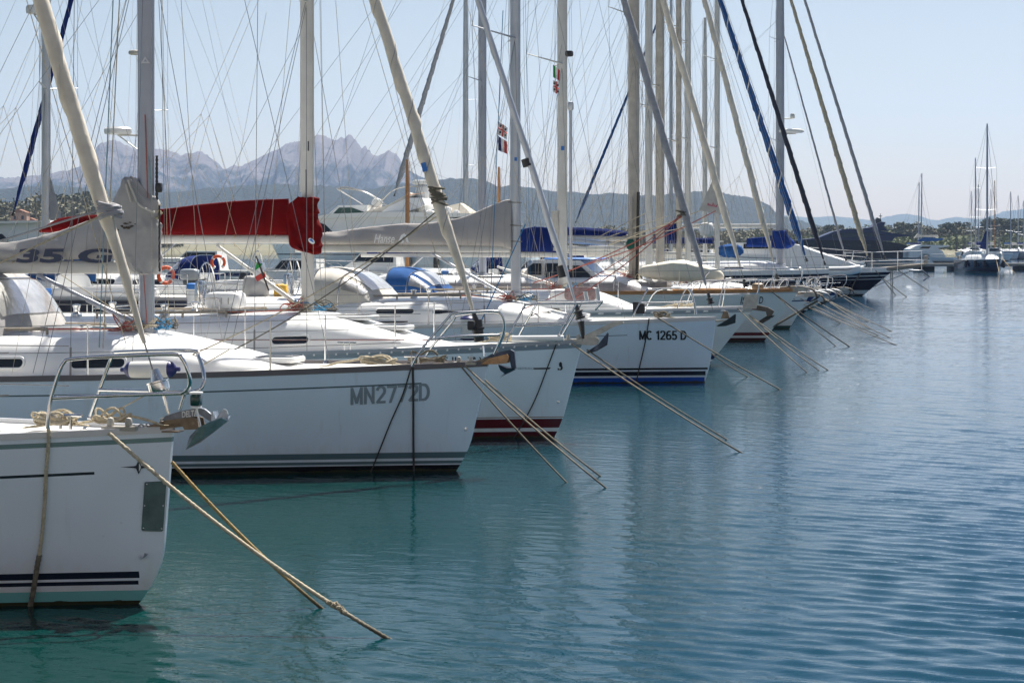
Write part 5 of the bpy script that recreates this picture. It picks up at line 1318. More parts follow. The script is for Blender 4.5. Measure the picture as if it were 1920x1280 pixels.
for s, a, e in ((b7, (1488, 560, -.3), (1577, 606)), (b7, (1494, 556, .1), (1648, 629)), (b8, (1519, 575, 0), (1681, 647)), (b8, (1521, 560, 0), (1669, 633)), (b9, (1533, 552, 0), (1672, 621)), (b9, (1536, 553, -.2), (1634, 617)), (b10, (1540, 556, -.3), (1629, 604)), (b11, (1569, 545, -.1), (1642, 583)), (b11, (1567, 547, -.3), (1620, 581))):
    rope(s, a, e, .012, ropetan, 'thin mooring line, one of the bundle between the teak railed yacht and the ketch', 'bundle of thin mooring lines')
for a, e in (((1642, 507, -.8), (1680, 553)), ((1654, 520, -.4), (1701, 557)), ((1683, 505, 0), (1742, 545)), ((1670, 510, -.1), (1671, 548)), ((1673, 510, .1), (1674, 547))):
    rope(bk, a, e, .022, roped, 'mooring line or chain dropping from the bow of the black ketch', 'lines of the black ketch')
b = MB(); b.tube([b6.bp(1448, 613), b7.bp(1548, 550)], .03, 6); b.build('bobstay', roped, b6.t)
# lines crossing in front of the rig: boat 2 sheets and furling line
def wline(s, a, e, r, m, label, d=.0):
    o = wire('rigging_line', [s.world(p) for p in sag(s.bp(*a), s.bp(*e), d, 10)], r, m); o.parent = s.t
    o.matrix_parent_inverse = Matrix.Identity(4); o.data.transform((Matrix.Translation(s.O) @ Matrix.Rotation(s.t.rotation_euler[2], 4, 'Z')).inverted()); return o
wline(b2, (820, 395, .1), (440, 655, -.8), .008, roped, '', .1); wline(b2, (824, 402, .1), (300, 690, -.9), .008, ropec, '', .12)
wline(b2, (430, 655, -.8), (250, 760, -1.1), .007, ropec, '')
wline(b1, (206, 388), (-60, 470, -.4), .008, clothg, ''); wline(b1, (208, 396), (-60, 520, -.6), .008, ropec, ''); wline(b1, (270, 742, .1), (180, 790, .2), .005, ropec, '')
wline(b4, (1278, 404), (1075, 560, -.6), .011, roper, '', .1); wline(b4, (1279, 406), (1000, 530, .3), .011, roper, '', .1); wline(b4, (1278, 402), (905, 600, -1), .009, roper, '', .3)
wline(b5, (1342, 395), (1085, 500, -.5), .012, roper, '', .1); wline(b5, (1310, 396), (1140, 460, .5), .012, ropec, '')
wline(b3, (985, 420, -.4), (903, 600, -1.), .008, ropeb, ''); wline(b4, (943, 20), (920, 560, -1), .008, ropeb, '')
wline(b2, (212, 0, -.6), (186, 655, -1.1), .007, ropet, ''); wline(b2, (224, 0, -.5), (193, 660, -1.1), .007, ropec, '')
def wraps(s, cx, cy, dx, n, r, sp, rr):
    b = MB()
    for k in range(n):
        c = s.bp(cx + k * dx, cy + k * sp); R_ = r * (1.1 + .12 * rnd.random()); tl = rnd.uniform(-.5, .5)
        b.tube([c + Vector((R_ * math.cos(a), R_ * math.sin(a), R_ * tl * math.cos(a))) for a in [2 * math.pi * j / 16 for j in range(17)]], rr, 6)
    b.build('sheet_wrap', clothg if s is b1 else roped, s.t)
wraps(b1, 202, 382, .9, 8, .068, 3.2, .011); wraps(b2, 818, 352, .8, 9, .08, 3.4, .011); wraps(b4, 1277, 396, 1, 4, .085, 2.5, .012)

# rope coils lying on the foredecks
def coil(s, c, sx, sy, n, r, m, label, zo=0.):
    b = MB(); pts = []
    for k in range(n * 12):
        a = k * 2 * math.pi / 12; g = .55 + .45 * abs(nz(k * .07, 2.2)); h = r + .075 * abs(nz(k * .23, 9)) * (1 + 1.2 * k / (n * 12)) + .02 * (k / (n * 12))
        pts.append(Vector((c[0] + sx * g * math.cos(a) + .05 * nz(k * .2, 1), c[1] + sy * g * math.sin(a), c[2] + h + zo)))
    b.tube(smoothpath(pts, 2), r, 6)
    for k in range(2):
        p = pts[rnd.randrange(len(pts))]; dx = rnd.choice((-1, 1)); b.tube(smoothpath([p] + [p + Vector((dx * .13 * j, .12 * nz(j * .6, k * 3 + c[0]), -.03 * j + .05 * abs(nz(j * .9, k)))) for j in range(1, 6)], 5), r, 6)
    for i, v in enumerate(b.v): b.v[i] = tuple(s.world(Vector((v[0], v[1], max(v[2], s.zs(v[0]) + .045)))))
    return tag(b.build('rope_coil', m), label, 'rope coil', None)
p = b1.bp(110, 792, -.1); coil(b1, (p.x, -.15, b1.zs(p.x) + .05), .22, .14, 7, .010, ropec, 'cream rope coil heaped on the nearest foredeck')
p = b1.bp(200, 796, -.1); coil(b1, (p.x, -.02, b1.zs(p.x) + .05), .2, .1, 5, .010, ropec, 'second cream rope coil lying closer to the anchor on the nearest foredeck')
p = b2.bp(712, 683, -.3); coil(b2, (p.x, -.35, b2.zs(p.x) + .05), .28, .16, 8, .013, ropec, 'cream rope coil on the foredeck of the MN2772D yacht')
p = b2.bp(800, 683, -.1); coil(b2, (p.x, -.1, b2.zs(p.x) + .05), .3, .08, 4, .013, roped, 'dark rope tangle beside the pulpit of the MN2772D yacht')
p = b3.bp(940, 640, -.1); coil(b3, (p.x, -.1, b3.zs(p.x) + .05), .22, .15, 7, .014, ropec, 'rope coil inside the pulpit of the maroon striped yacht')
p = b4.bp(1243, 592, -.2); coil(b4, (p.x, -.3, b4.zs(p.x) + .05), .2, .12, 6, .014, roped, 'rope coil on the foredeck over the MC 1265 D letters')
p = b5.bp(1280, 572, -.2); coil(b5, (p.x, -.2, b5.zs(p.x) + .05), .3, .2, 5, .014, ropec, 'rope coil on the foredeck of the grey-white yacht')
b = MB(); q0 = b3.bp(960, 638, -.3); b.tube([(q0.x, -.3, b3.zs(q0.x) + .09), (q0.x + .7, -.25, b3.zs(q0.x) + .1)], .04, 10)
for i, v in enumerate(b.v): b.v[i] = tuple(b3.world(v))
tag(b.build('white_pole', white), 'white pole lying on the foredeck of the maroon striped yacht', 'pole')

# ============ loose things
def fender(s, a, e, r, m, me, label, blk=False):
    A = s.world(s.bp(*a)); E = s.world(s.bp(*e)); t = thing('fender', label, 'fender', (A + E) / 2); d = E - A; ln = d.length; q = d.normalized().to_track_quat('Z', 'Y').to_matrix()
    def part(n, prof, mm):
        sub = MB(); sub.lathe(prof, n=20); b = MB(); b.add([q @ Vector(v) for v in sub.v], sub.f); b.build(n, mm, t)
    h = ln / 2
    part('body', [(r * .98, -h * .74), (r, -h * .5), (r, h * .5), (r * .98, h * .74)], m)
    for g in (-1, 1): part('end_cap', [(r * .99, g * h * .74), (r * .9, g * h * .85), (r * .5, g * h * .97), (r * .28, g * h * 1.02), (r * .25, g * h * 1.15), (0, g * h * 1.16)], me)
    return t
fender(b1, (234, 693, .2), (330, 692, .2), .062, fend, fendb, 'white fender with navy ends lying across the nearest pulpit')
fender(b4, (878, 640, -1.6), (878, 592, -1.6), .16, fend, fendb, 'white upright fender with navy top behind the MN2772D pulpit')
# life raft canister
p = b3.world(b3.bp(423, 563, -.25)); t = thing('life_raft', 'white life raft canister strapped on the cabin top behind the red cover', 'life raft', p, R(-13))
MB().rbox((0, 0, 0), (.52, .42, .24), 5, 24).build('canister', gel, t)
b = MB()
for x in (.02, .12): b.tube([(x, .215 * math.cos(a) * 1.0, .125 * math.sin(a)) for a in [2 * math.pi * k / 20 for k in range(21)]], .008, 6)
b.build('strap', galvw, t)
b = MB(); b.tube(smoothpath([(-.24, -.24, -.14), (-.24, -.24, .0), (-.2, -.24, .03), (-.05, -.24, .03), (0, -.24, 0), (0, -.24, -.14)], 3), .009, 6); b.tube([(-.26, -.24, -.13), (.26, -.24, -.13)], .009, 6); b.build('cradle', steel, t)
# outboard on the rail of the navy boat
p = W(356, 535, 51.5); t = thing('outboard_motor', 'grey and white outboard engine clamped on the rail of the navy yacht', 'outboard', p, R(160))
MB().rbox((0, 0, .28), (.52, .30, .30), 4, 20).build('cowling', mat('cowl_grey', (.38, .42, .45), .35), t)
MB().rbox((0, 0, .08), (.36, .22, .18), 4, 16).build('midsection', mat('cowl_dark', (.10, .115, .13), .4), t)
b = MB(); b.tube([(.02, 0, .05), (.06, 0, -.38)], [.07, .045], 8); b.rbox((.08, 0, -.42), (.3, .07, .1), 3, 10); b.build('leg', mat('cowl_dark', (.1, .1, .1)), t)
b = MB(); b.tube([(-.2, 0, .12), (-.5, .05, .16)], .025, 6); b.build('tiller', dark, t)
# lifebuoys
def buoy(p, r, label, az=0, horseshoe=False):
    t = thing('lifebuoy', label, 'lifebuoy', p, az, None)
    n = 28; rng = range(n + 1) if not horseshoe else range(3, n - 2)
    b = MB(); b.tube([(r * math.sin(2 * math.pi * k / n), 0, -r * math.cos(2 * math.pi * k / n)) for k in rng], r * .24, 10); b.build('ring', orange, t)
    b = MB()
    for k in (4, 11, 18, 25):
        a = 2 * math.pi * k / n; b.tube([(r * math.sin(a + e), 0, -r * math.cos(a + e)) for e in (-.13, 0, .13)], r * .26, 10)
    b.build('reflective_band', white, t)
buoy(W(4, 529, 50), .22, 'orange lifebuoy with white bands at the left edge'); buoy(W(311, 516, 50), .20, 'orange lifebuoy half hidden by the mast with the triangle emblem', .6); buoy(W(409, 492, 60), .19, 'orange horseshoe buoy above the outboard engine', 0, True)
# flags
def flag(pts, cols, label, name='flag', mats=None, orient='v', emb=None):
    """pts: four corners (world): hoist top, hoist bottom, fly bottom, fly top; bands run from the hoist"""
    t = thing(name, label, 'flag', pts[0]); A, B_, D, E = [Vector(p) - Vector(pts[0]) for p in pts]; n = 5
    for k, m in enumerate(cols):
        b = MB(); G = []
        for i in range(n + 1):
            u = (k + i / n) / len(cols); top = A.lerp(E, u); bot = B_.lerp(D, u)
            G.append([top.lerp(bot, j / 6) + Vector((0, .05 * nz(u * 4, j * .6, len(cols)) + .03 * math.sin(u * 7), 0)) for j in range(7)])
        b.grid(G); b.build('flag_band', m, t)
    if emb: emb(t, A, B_, D, E)
    return t
Y = 27.5
def FW(l, Y): return [W(x, y, Y) for x, y in l]
t = thing('italian_flag', 'small green white and red flag hanging tilted below the red cover boom', 'flag', W(483, 487, Y)); o0 = W(483, 487, Y)
for name_, m, q in (('flag_band', grn, [(483, 487), (477, 508), (483, 504), (491, 497), (486, 491)]), ('flag_band', white, [(477, 508), (478, 519), (490, 512), (495, 510), (491, 497), (483, 504)]), ('flag_band', redp, [(478, 519), (482, 528), (499, 519), (495, 510), (490, 512)])):
    b = MB(); P = [W(x, y, Y + .012 * ((k * 7) % 3)) - o0 for k, (x, y) in enumerate(q)]; b.add(P + [p_ + Vector((0, .006, 0)) for p_ in P], [tuple(range(len(P))), tuple(range(2 * len(P) - 1, len(P) - 1, -1))]); b.build(name_, m, t, smooth=False)
wire('flag_staff', [W(480, 480, Y) - o0, W(504, 545, Y) - o0], .012, dark, t)
flag(FW([(1037, 121), (1037, 145), (1049, 152), (1050, 132)], 43.), [grn, white, redp], 'green white and red courtesy flag below the spreader of the tall grey mast', 'courtesy_flag')
def heads(t, A, B_, D, E):
    for u, v in ((.22, .25), (.78, .25), (.22, .75), (.78, .75)):
        b = MB(); c = A.lerp(E, u).lerp(B_.lerp(D, u), v) + Vector((0, -.05, 0)); b.rbox(c, (.05, .006, .05), 2, 8); b.build('flag_emblem', blackp, t)
    b = MB(); w = .012
    for (p, q) in ((A.lerp(E, .5), B_.lerp(D, .5)), (A.lerp(B_, .5), E.lerp(D, .5))): b.tube([p + Vector((0, -.05, 0)), q + Vector((0, -.05, 0))], .014, 5)
    b.build('flag_cross', redp, t)
flag(FW([(1037, 150), (1037, 172), (1049, 180), (1048, 156)], 43.), [white, white], 'white flag with a red cross and four dark heads under the courtesy flag', 'regional_flag', emb=heads)
flag(FW([(935, 228), (934, 252), (950, 262), (952, 240)], 40.), [white, white], 'white emblem flag on the line left of the blue badged mast', 'regional_flag', emb=heads)
flag(FW([(934, 255), (934, 282), (951, 289), (951, 266)], 40.), [fendb, white, redp], 'navy white and red flag under the white emblem flag', 'french_flag')
# canvases and bundles
def bundle(p, d, m, label, cat, name, n=3, e=3.):
    b = MB(); b.rbox((0, 0, 0), d, e, 28)
    for i, v in enumerate(b.v):
        v = Vector(v); k = 1 + .22 * nz(v.x * n / d[0] * 2, v.y * 3, v.z * n / d[2] * 2); b.v[i] = tuple(v * k)
    o = b.build(name, m, ang=80); o.location = p; tag(o, label, cat); return o
bundle(b4.world(b4.bp(480, 545, .3)), (.55, .6, .62), canvg, 'grey canvas hood over a steering pedestal beside the white mast', 'canvas hood', 'canvas_hood')
bundle(b4.world(b4.bp(527, 548, .5)), (.3, .3, .33), yell, 'yellow jacket hanging left of the white mast', 'jacket', 'yellow_jacket')
bundle(b4.world(b4.bp(652, 539, 0)), (.75, .5, .3), yell, 'yellow bag behind the clear window of the cream sprayhood', 'bag', 'yellow_bag')
bundle(b3.world(b3.bp(75, 563, .3)), (.36, .36, .36), canvl, 'round bright blue buoy beside the white gas bottle', 'buoy', 'blue_buoy')
p = b3.world(b3.bp(68, 585, 0)); t = thing('gas_bottle', 'white gas bottle on the stern rail seen over the grey sprayhood', 'gas bottle', p)
b = MB(); b.lathe([(0, -.16), (.1, -.16), (.11, -.13), (.11, .05), (.09, .12), (.05, .16), (0, .17)], n=18); b.build('bottle', white, t); MB().box((.12, 0, -.03), (.06, .2, .26)).build('bracket', white, t)
b = MB(); b.rbox((0, 0, .0), (4.2, 1.5, .42), 3, 36)
for i, v in enumerate(b.v):
    v = Vector(v); k = 1 - .35 * max(0, v.x / 2.1) ** 2 if v.x > 0 else 1 - .5 * (v.x / 2.1) ** 2; b.v[i] = (v.x, v.y * k, v.z * (1 if v.z < 0 else .9) + .03 * nz(v.x * 2, v.y * 2) + (.25 if v.z > .1 else 0) * (1 - abs(v.x) / 2.3))
p = b6.world(b6.bp(1277, 514, -.4)); o = b.build('covered_dinghy', mat('cover_pale', (.70, .66, .54), .8, var=.12, scale=3, bump=.4, bscale=5), ang=80); o.scale = (.56, .7, .9); o.location = p; o.rotation_euler = (0, R(3), R(-13)); tag(o, 'upturned dinghy under a cream cover on the teak railed yacht', 'dinghy')
bundle(W(1370, 470, 84), (1.0, .8, .55), canvl, 'crumpled bright blue tarpaulin heaped between the far masts', 'tarpaulin', 'blue_tarpaulin', 4)
bundle(W(1325, 431, 100), (.7, .6, .7), dome, 'white rounded engine cover behind the grey furled sail', 'engine cover', 'engine_cover')
# inflatable tender on the ketch side
p = W(1582, 508, 93); t = thing('inflatable_tender', 'white inflatable tender hanging beside the black ketch', 'dinghy', p, R(-10)); t.scale = (.62, .62, .9)
b = MB(); b.tube(smoothpath([(-1.1, .5, 0), (.3, .5, .02), (.9, .25, .08), (1.1, 0, .12), (.9, -.25, .08), (.3, -.5, .02), (-1.1, -.5, 0)], 5), .22, 12); b.build('tube', dome, t)
b = MB(); b.rbox((-.2, 0, -.15), (1.9, .8, .12), 4, 14); b.build('floor', canvg, t)
b = MB(); b.tube(smoothpath([(-1.1, -.71, .06), (.3, -.71, .08), (1.0, -.4, .16)], 5), .02, 6); b.build('rubbing_strake', dark, t)
# row of jib sheets pale lines by the M1190 mast
for k in range(4):
    wline(b6, (1115 + 10 * k, 448 + 2 * k, -.6), (1210 + 40 * k, 400 + 6 * k, -.8), .012, ropec, '')
for k, (px, m_) in enumerate(((1197, ropeblk), (1184, alub))):
    b = MB(); b.tube([b6.bp(px, 360 + 10 * k, -.2), b6.bp(px - 3, 535, -.2)], .045, 7); b.build('rope_bundle', m_, b6.t)
b = MB(); b.rbox(b6.bp(1182, 458, -.2), (.22, .2, .3), 3, 12); b.build('coiled_halyard', mat('rope_green', (.01, .10, .07), .9), b6.t)
# ============ water: one displaced sheet to the horizon
def make_water():
    rng = np.random.default_rng(5)
    ys = [-400, -150, -60, -25, -8, 0, 4, 7]; y = 9.
    while y < 9000: ys.append(y); y *= (1.0031 if y < 28 else (1.0042 if y < 120 else (1.02 if y < 600 else 1.12)))
    ys = np.array(ys); n = len(ys); M = 620
    u = np.linspace(-1, 1, M); u = u + 3.5 * np.sign(u) * np.clip(np.abs(u) - .92, 0, 1) / .08
    half = np.where(ys < 9, 10 + np.abs(9 - ys) * 1.2, 3.5 + ys * .42)
    half = np.maximum(half, 7.5)
    X = half[:, None] * u[None, :]; Y = np.repeat(ys[:, None], M, 1)
    dy = np.gradient(ys)[:, None] * np.ones((1, M))
    Z = np.zeros_like(X)
    a = rng.uniform(0, 2 * np.pi, 80)
    warp = .35 * np.sin(X * .21 + Y * .13 + 1) + .3 * np.sin(X * .4 - Y * .17 + 2) + .22 * np.sin(Y * .5 + X * .33)
    gust = .62 + .38 * np.sin(X * .16 - Y * .045 + .6) * np.sin(Y * .09 + X * .07 + 1.) 
    open_ = np.clip((X - (.236 * Y - 5.9) - 1.2) / 5., 0, 1); open_ = np.maximum(open_, np.clip((15. - Y) / 3.5, 0, .45))         # calmer between the hulls
    k = 0
    for lam, amp, th0, sp in ((2.6, .0026, 1.4, .35), (1.4, .0024, 1.25, .3), (.85, .0028, 1.15, .28), (.50, .0046, 1.0, .42), (.33, .0080, .92, .36), (.235, .0080, .85, .42), (.17, .0036, .85, .6)):
        for q in range(5):
            th = th0 + rng.normal() * sp; l = lam * rng.uniform(.8, 1.25); kk = 2 * np.pi / l
            fade = np.clip(l / (dy * 3.2), 0, 1) ** 2
            ph = kk * (X * np.cos(th) + Y * np.sin(th)) + a[k] + warp * 1.6; k += 1
            env = .6 + .4 * np.sin(X * (.3 + .1 * q) + Y * (.22 - .07 * q) + a[-k])
            Z += amp * .62 * fade * env * (1 + (1.6 * np.clip((Y - 26) / 50., 0, 1.3) if lam > .45 else 0)) * (np.sin(ph) + .25 * np.sin(2 * ph))
    Z *= (.20 + .80 * open_) * gust
    V = np.stack([X, Y, Z], -1).reshape(-1, 3).astype(np.float32)
    i = np.arange(n - 1)[:, None] * M + np.arange(M - 1)[None, :]
    Q = np.stack([i, i + 1, i + M + 1, i + M], -1).reshape(-1, 4).astype(np.int32)
    me = bpy.data.meshes.new('water'); me.vertices.add(len(V)); me.vertices.foreach_set('co', V.ravel())
    me.loops.add(Q.size); me.loops.foreach_set('vertex_index', Q.ravel()); me.polygons.add(len(Q))
    me.polygons.foreach_set('loop_start', np.arange(0, Q.size, 4, dtype=np.int32)); me.update(); me.validate()
    me.polygons.foreach_set('use_smooth', np.ones(len(Q), dtype=bool))
    m, nt, b = nodes_of('sea_water')
    b.inputs['Roughness'].default_value = .01; b.inputs['IOR'].default_value = 1.21
    tc = nd(nt, 'ShaderNodeTexCoord')
    n0 = nd(nt, 'ShaderNodeTexNoise', i_Scale=.06, i_Detail=3.); nt.links.new(tc.outputs['Object'], n0.inputs['Vector'])
    mr = nd(nt, 'ShaderNodeMapRange', n_1=.35, n_2=.65, n_3=0., n_4=1.); nt.links.new(n0.outputs['Fac'], mr.inputs[0])
    sx_ = nd(nt, 'ShaderNodeSeparateXYZ'); nt.links.new(tc.outputs['Object'], sx_.inputs[0])
    gx = nd(nt, 'ShaderNodeMapRange', n_1=-4.5, n_2=4.5, n_3=0., n_4=1.); nt.links.new(mth(nt, 'ADD', mth(nt, 'SUBTRACT', sx_.outputs[0], mth(nt, 'MULTIPLY', sx_.outputs[1], .12)), mth(nt, 'MULTIPLY', mth(nt, 'SUBTRACT', mr.outputs[0], .5), 4.)), gx.inputs[0])
    nt.links.new(mixc(nt, gx.outputs[0], WATER_A, WATER_B), b.inputs['Base Color'])
    mp = nd(nt, 'ShaderNodeMapping'); mp.inputs['Scale'].default_value = (1., 1.9, 1.); mp.inputs['Rotation'].default_value = (0, 0, R(-14)); nt.links.new(tc.outputs['Object'], mp.inputs[0])
    n1 = nd(nt, 'ShaderNodeTexNoise', i_Scale=5., i_Detail=3., i_Roughness=.55, i_Distortion=.4); nt.links.new(mp.outputs[0], n1.inputs['Vector'])
    n2 = nd(nt, 'ShaderNodeTexNoise', i_Scale=13., i_Detail=2., i_Distortion=.8); nt.links.new(mp.outputs[0], n2.inputs['Vector'])
    n3 = nd(nt, 'ShaderNodeTexNoise', i_Scale=1.1, i_Detail=4., i_Roughness=.6); nt.links.new(mp.outputs[0], n3.inputs['Vector'])
    hgt = mth(nt, 'ADD', mth(nt, 'ADD', n1.outputs['Fac'], mth(nt, 'MULTIPLY', n3.outputs['Fac'], 1.6)), mth(nt, 'MULTIPLY', n2.outputs['Fac'], .42))
    bp = nd(nt, 'ShaderNodeBump', i_Strength=.12, i_Distance=.03); nt.links.new(hgt, bp.inputs['Height']); nt.links.new(bp.outputs[0], b.inputs['Normal'])
    me.materials.append(m); o = bpy.data.objects.new('water', me); C.objects.link(o); o['kind'] = 'structure'
WATER_A = (.0002, .027, .025); WATER_B = (.0002, .036, .082)
make_water()
MB().add([(-9000, -600, -6), (9000, -600, -6), (9000, 9000, -6), (-9000, 9000, -6)], [(0, 1, 2, 3)]).build('seabed', mat('seabed_sand', (.2, .2, .15), .9), smooth=False)['kind'] = 'structure'

# ============ hills
def interp(pts, x):
    if x <= pts[0][0]: return pts[0][1]
    for (a, b), (c, d) in zip(pts, pts[1:]):
        if x <= c: return b + (d - b) * (x - a) / (c - a)
    return pts[-1][1]
def rock_mat(name, rockc, greenc, lim, soft, sc):
    m, nt, b = nodes_of(name); b.inputs['Roughness'].default_value = .95; b.inputs['Specular IOR Level'].default_value = .1
    tc = nd(nt, 'ShaderNodeTexCoord'); ge = nd(nt, 'ShaderNodeSeparateXYZ'); nt.links.new(tc.outputs['Object'], ge.inputs[0])
    n1 = nd(nt, 'ShaderNodeTexNoise', i_Scale=sc, i_Detail=9., i_Roughness=.68); nt.links.new(tc.outputs['Object'], n1.inputs['Vector'])
    n2 = nd(nt, 'ShaderNodeTexNoise', i_Scale=sc * 6, i_Detail=6., i_Roughness=.7); nt.links.new(tc.outputs['Object'], n2.inputs['Vector'])
    h = mth(nt, 'DIVIDE', mth(nt, 'SUBTRACT', ge.outputs[2], lim), soft)
    f = mth(nt, 'ADD', mth(nt, 'MULTIPLY', mth(nt, 'SUBTRACT', n1.outputs['Fac'], .5), 8.), h)
    f = mth(nt, 'MINIMUM', mth(nt, 'MAXIMUM', f, 0.), 1.)
    g2 = mixc(nt, n2.outputs['Fac'], tuple(c * .6 for c in greenc), tuple(c * 1.5 for c in greenc))
    r2 = mixc(nt, n2.outputs['Fac'], tuple(c * .55 for c in rockc), tuple(c * 1.25 for c in rockc))
    nt.links.new(mixc(nt, f, g2, r2), b.inputs['Base Color'])
    bp = nd(nt, 'ShaderNodeBump', i_Strength=.8, i_Distance=8.); nt.links.new(n2.outputs['Fac'], bp.inputs['Height']); nt.links.new(bp.outputs[0], b.inputs['Normal'])
    return m
def hills(name, prof, Yc, depth, px0, px1, rough, m, step=2.5, base=-3., rsc=1.):
    G = []; nrow = 46
    pxs = np.arange(px0, px1, step)
    for r in range(nrow):
        v = r / (nrow - 1); row = []          # 0 = foot in front, .62 = crest, 1 = behind
        for px in pxs:
            hmax = (HY - interp(prof, px)) * Yc / F + H
            if v < .62: t = v / .62; sh = t ** 1.25 * (1 - .18 * math.sin(t * math.pi))
            else: t = (v - .62) / .38; sh = 1 - .75 * t * t
            Y = Yc + depth * (v - .62); X = (px - CX) * Yc / F * (1 + .35 * (Y / Yc - 1))
            q = Vector((X / 140. * rsc, Y / 260. * rsc, 3.3))
            rd = noise.ridged_multi_fractal(q, 1.0, 2.1, 6, 1.0, 2.0) - 1.1
            fn = noise.fractal(Vector((X / 30. * rsc, Y / 60. * rsc, 1)), .8, 2., 4)
            amp = rough * (math.sin(min(1, v / .62) * math.pi * .5)) * (.25 + .75 * min(1, abs(v - .62) * 7))
            z = base + (hmax - base) * sh + amp * hmax * (.24 * rd + .07 * fn)
            jag = noise.fractal(Vector((X / 9. * rsc, 5, Y / 200.)), .7, 2., 3); z = min(z, base + (hmax - base) * 1.0 + rough * (3.5 * jag + 2.5 * fn))
            row.append((X, Y, z))
        G.append(row)
    o = MB().grid(G).build(name, m, ang=180); o['kind'] = 'structure'; return o
granite = [(-300, 340), (0, 334), (60, 330), (110, 322), (150, 312), (176, 300), (184, 272), (196, 266), (212, 264), (226, 268), (240, 284), (262, 280), (292, 272), (318, 272), (330, 275), (338, 283), (350, 279), (372, 279), (380, 288), (400, 304), (412, 316), (420, 317), (438, 310), (452, 312), (470, 300), (486, 295), (500, 287), (520, 277), (535, 268), (560, 264), (575, 262), (590, 254), (600, 251), (612, 258), (626, 262), (640, 256), (645, 260), (652, 252), (660, 255), (666, 264), (676, 278), (683, 276), (686, 275), (690, 284), (700, 292), (712, 290), (728, 284), (740, 286), (750, 305), (765, 318), (784, 328), (810, 340), (860, 345), (930, 356), (1100, 380), (1300, 400)]
mid = [(-300, 352), (0, 352), (100, 347), (180, 352), (260, 362), (400, 352), (520, 345), (640, 350), (700, 352), (800, 340), (845, 335), (880, 333), (915, 340), (935, 350), (960, 346), (1000, 352), (1040, 357), (1080, 357), (1110, 362), (1150, 360), (1190, 366), (1230, 366), (1270, 362), (1310, 358), (1350, 360), (1390, 367), (1420, 372), (1440, 382), (1452, 398), (1470, 405), (1520, 418), (1600, 440), (1700, 450), (2300, 452)]
far = [(1300, 396), (1400, 396), (1480, 404), (1520, 408), (1560, 405), (1590, 407), (1630, 413), (1660, 407), (1682, 401), (1700, 400), (1722, 404), (1745, 412), (1765, 414), (1790, 407), (1810, 408), (1845, 412), (1870, 406), (1900, 394), (1925, 391), (2000, 380), (2200, 390)]
hills('granite_mountains', granite, 4300, 1700, -260, 1280, 1.0, rock_mat('granite_rock', (.17, .15, .15), (.018, .026, .026), 120., 60., .012), 2.2)
hills('foothills', mid, 2600, 1200, -260, 2200, .55, rock_mat('macchia_slope', (.17, .155, .14), (.026, .034, .030), 200., 110., .02), 3., rsc=1.6)
hills('distant_hills', far, 6200, 2200, 1240, 2200, .5, rock_mat('distant_slope', (.2, .2, .18), (.05, .065, .04), 400., 200., .008), 4.)

# low shore
shore = MB(); G = []
for i, (d, z) in enumerate(((0, -.5), (6, .4), (40, 1.2), (300, 3.), (1700, 4.))):
    G.append([((px - CX) * 560 / F * 1.0, 560 + d + 14 * nz(px / 90., 3), z) for px in range(-1400, 3400, 40)])
shore.grid(G).build('shore_ground', mat('shore_soil', (.16, .15, .09), .95, var=.4, scale=.2))['kind'] = 'structure'

# leafy crowns: many small faces through the crown
leafm = {}
def leaf_mat(name, c1, c2):
    m, nt, b = nodes_of(name); b.inputs['Roughness'].default_value = .8
    g = nd(nt, 'ShaderNodeObjectInfo'); ge = nd(nt, 'ShaderNodeNewGeometry')
    nt.links.new(mixc(nt, ge.outputs['Random Per Island'], c1, c2), b.inputs['Base Color']); return m
lA = leaf_mat('leaf_dark', (.055, .070, .040), (.14, .15, .08)); lB = leaf_mat('leaf_olive', (.085, .09, .05), (.23, .21, .12)); lC = leaf_mat('leaf_fresh', (.07, .10, .03), (.20, .22, .07))
bark = mat('bark', (.10, .075, .05), .9, var=.3)
def crown_arrays(clumps, per, s0, rng):
    """clumps: array (n,6) centre + radii"""
    n = len(clumps); c = np.repeat(clumps[:, :3], per, 0); r = np.repeat(clumps[:, 3:], per, 0)
    d = rng.normal(size=(n * per, 3)); d /= np.linalg.norm(d, axis=1)[:, None]; d *= rng.uniform(.55, 1.05, (n * per, 1))
    p = c + d * r; a = rng.normal(size=p.shape); a /= np.linalg.norm(a, axis=1)[:, None]; b = np.cross(a, rng.normal(size=p.shape)); b /= np.linalg.norm(b, axis=1)[:, None]
    s = s0 * rng.uniform(.5, 1.2, (len(p), 1)); V = np.stack([p - a * s - b * s * .6, p + a * s - b * s * .6, p + a * s + b * s * .6, p - a * s + b * s * .6], 1)
    return V.reshape(-1, 3)
def quads(name, V, m):
    n = len(V) // 4; me = bpy.data.meshes.new(name); me.vertices.add(len(V)); me.vertices.foreach_set('co', V.astype(np.float32).ravel())
    me.loops.add(len(V)); me.loops.foreach_set('vertex_index', np.arange(len(V), dtype=np.int32)); me.polygons.add(n); me.polygons.foreach_set('loop_start', np.arange(0, len(V), 4, dtype=np.int32)); me.update()
    me.materials.append(m); return me
RG = np.random.default_rng(11)
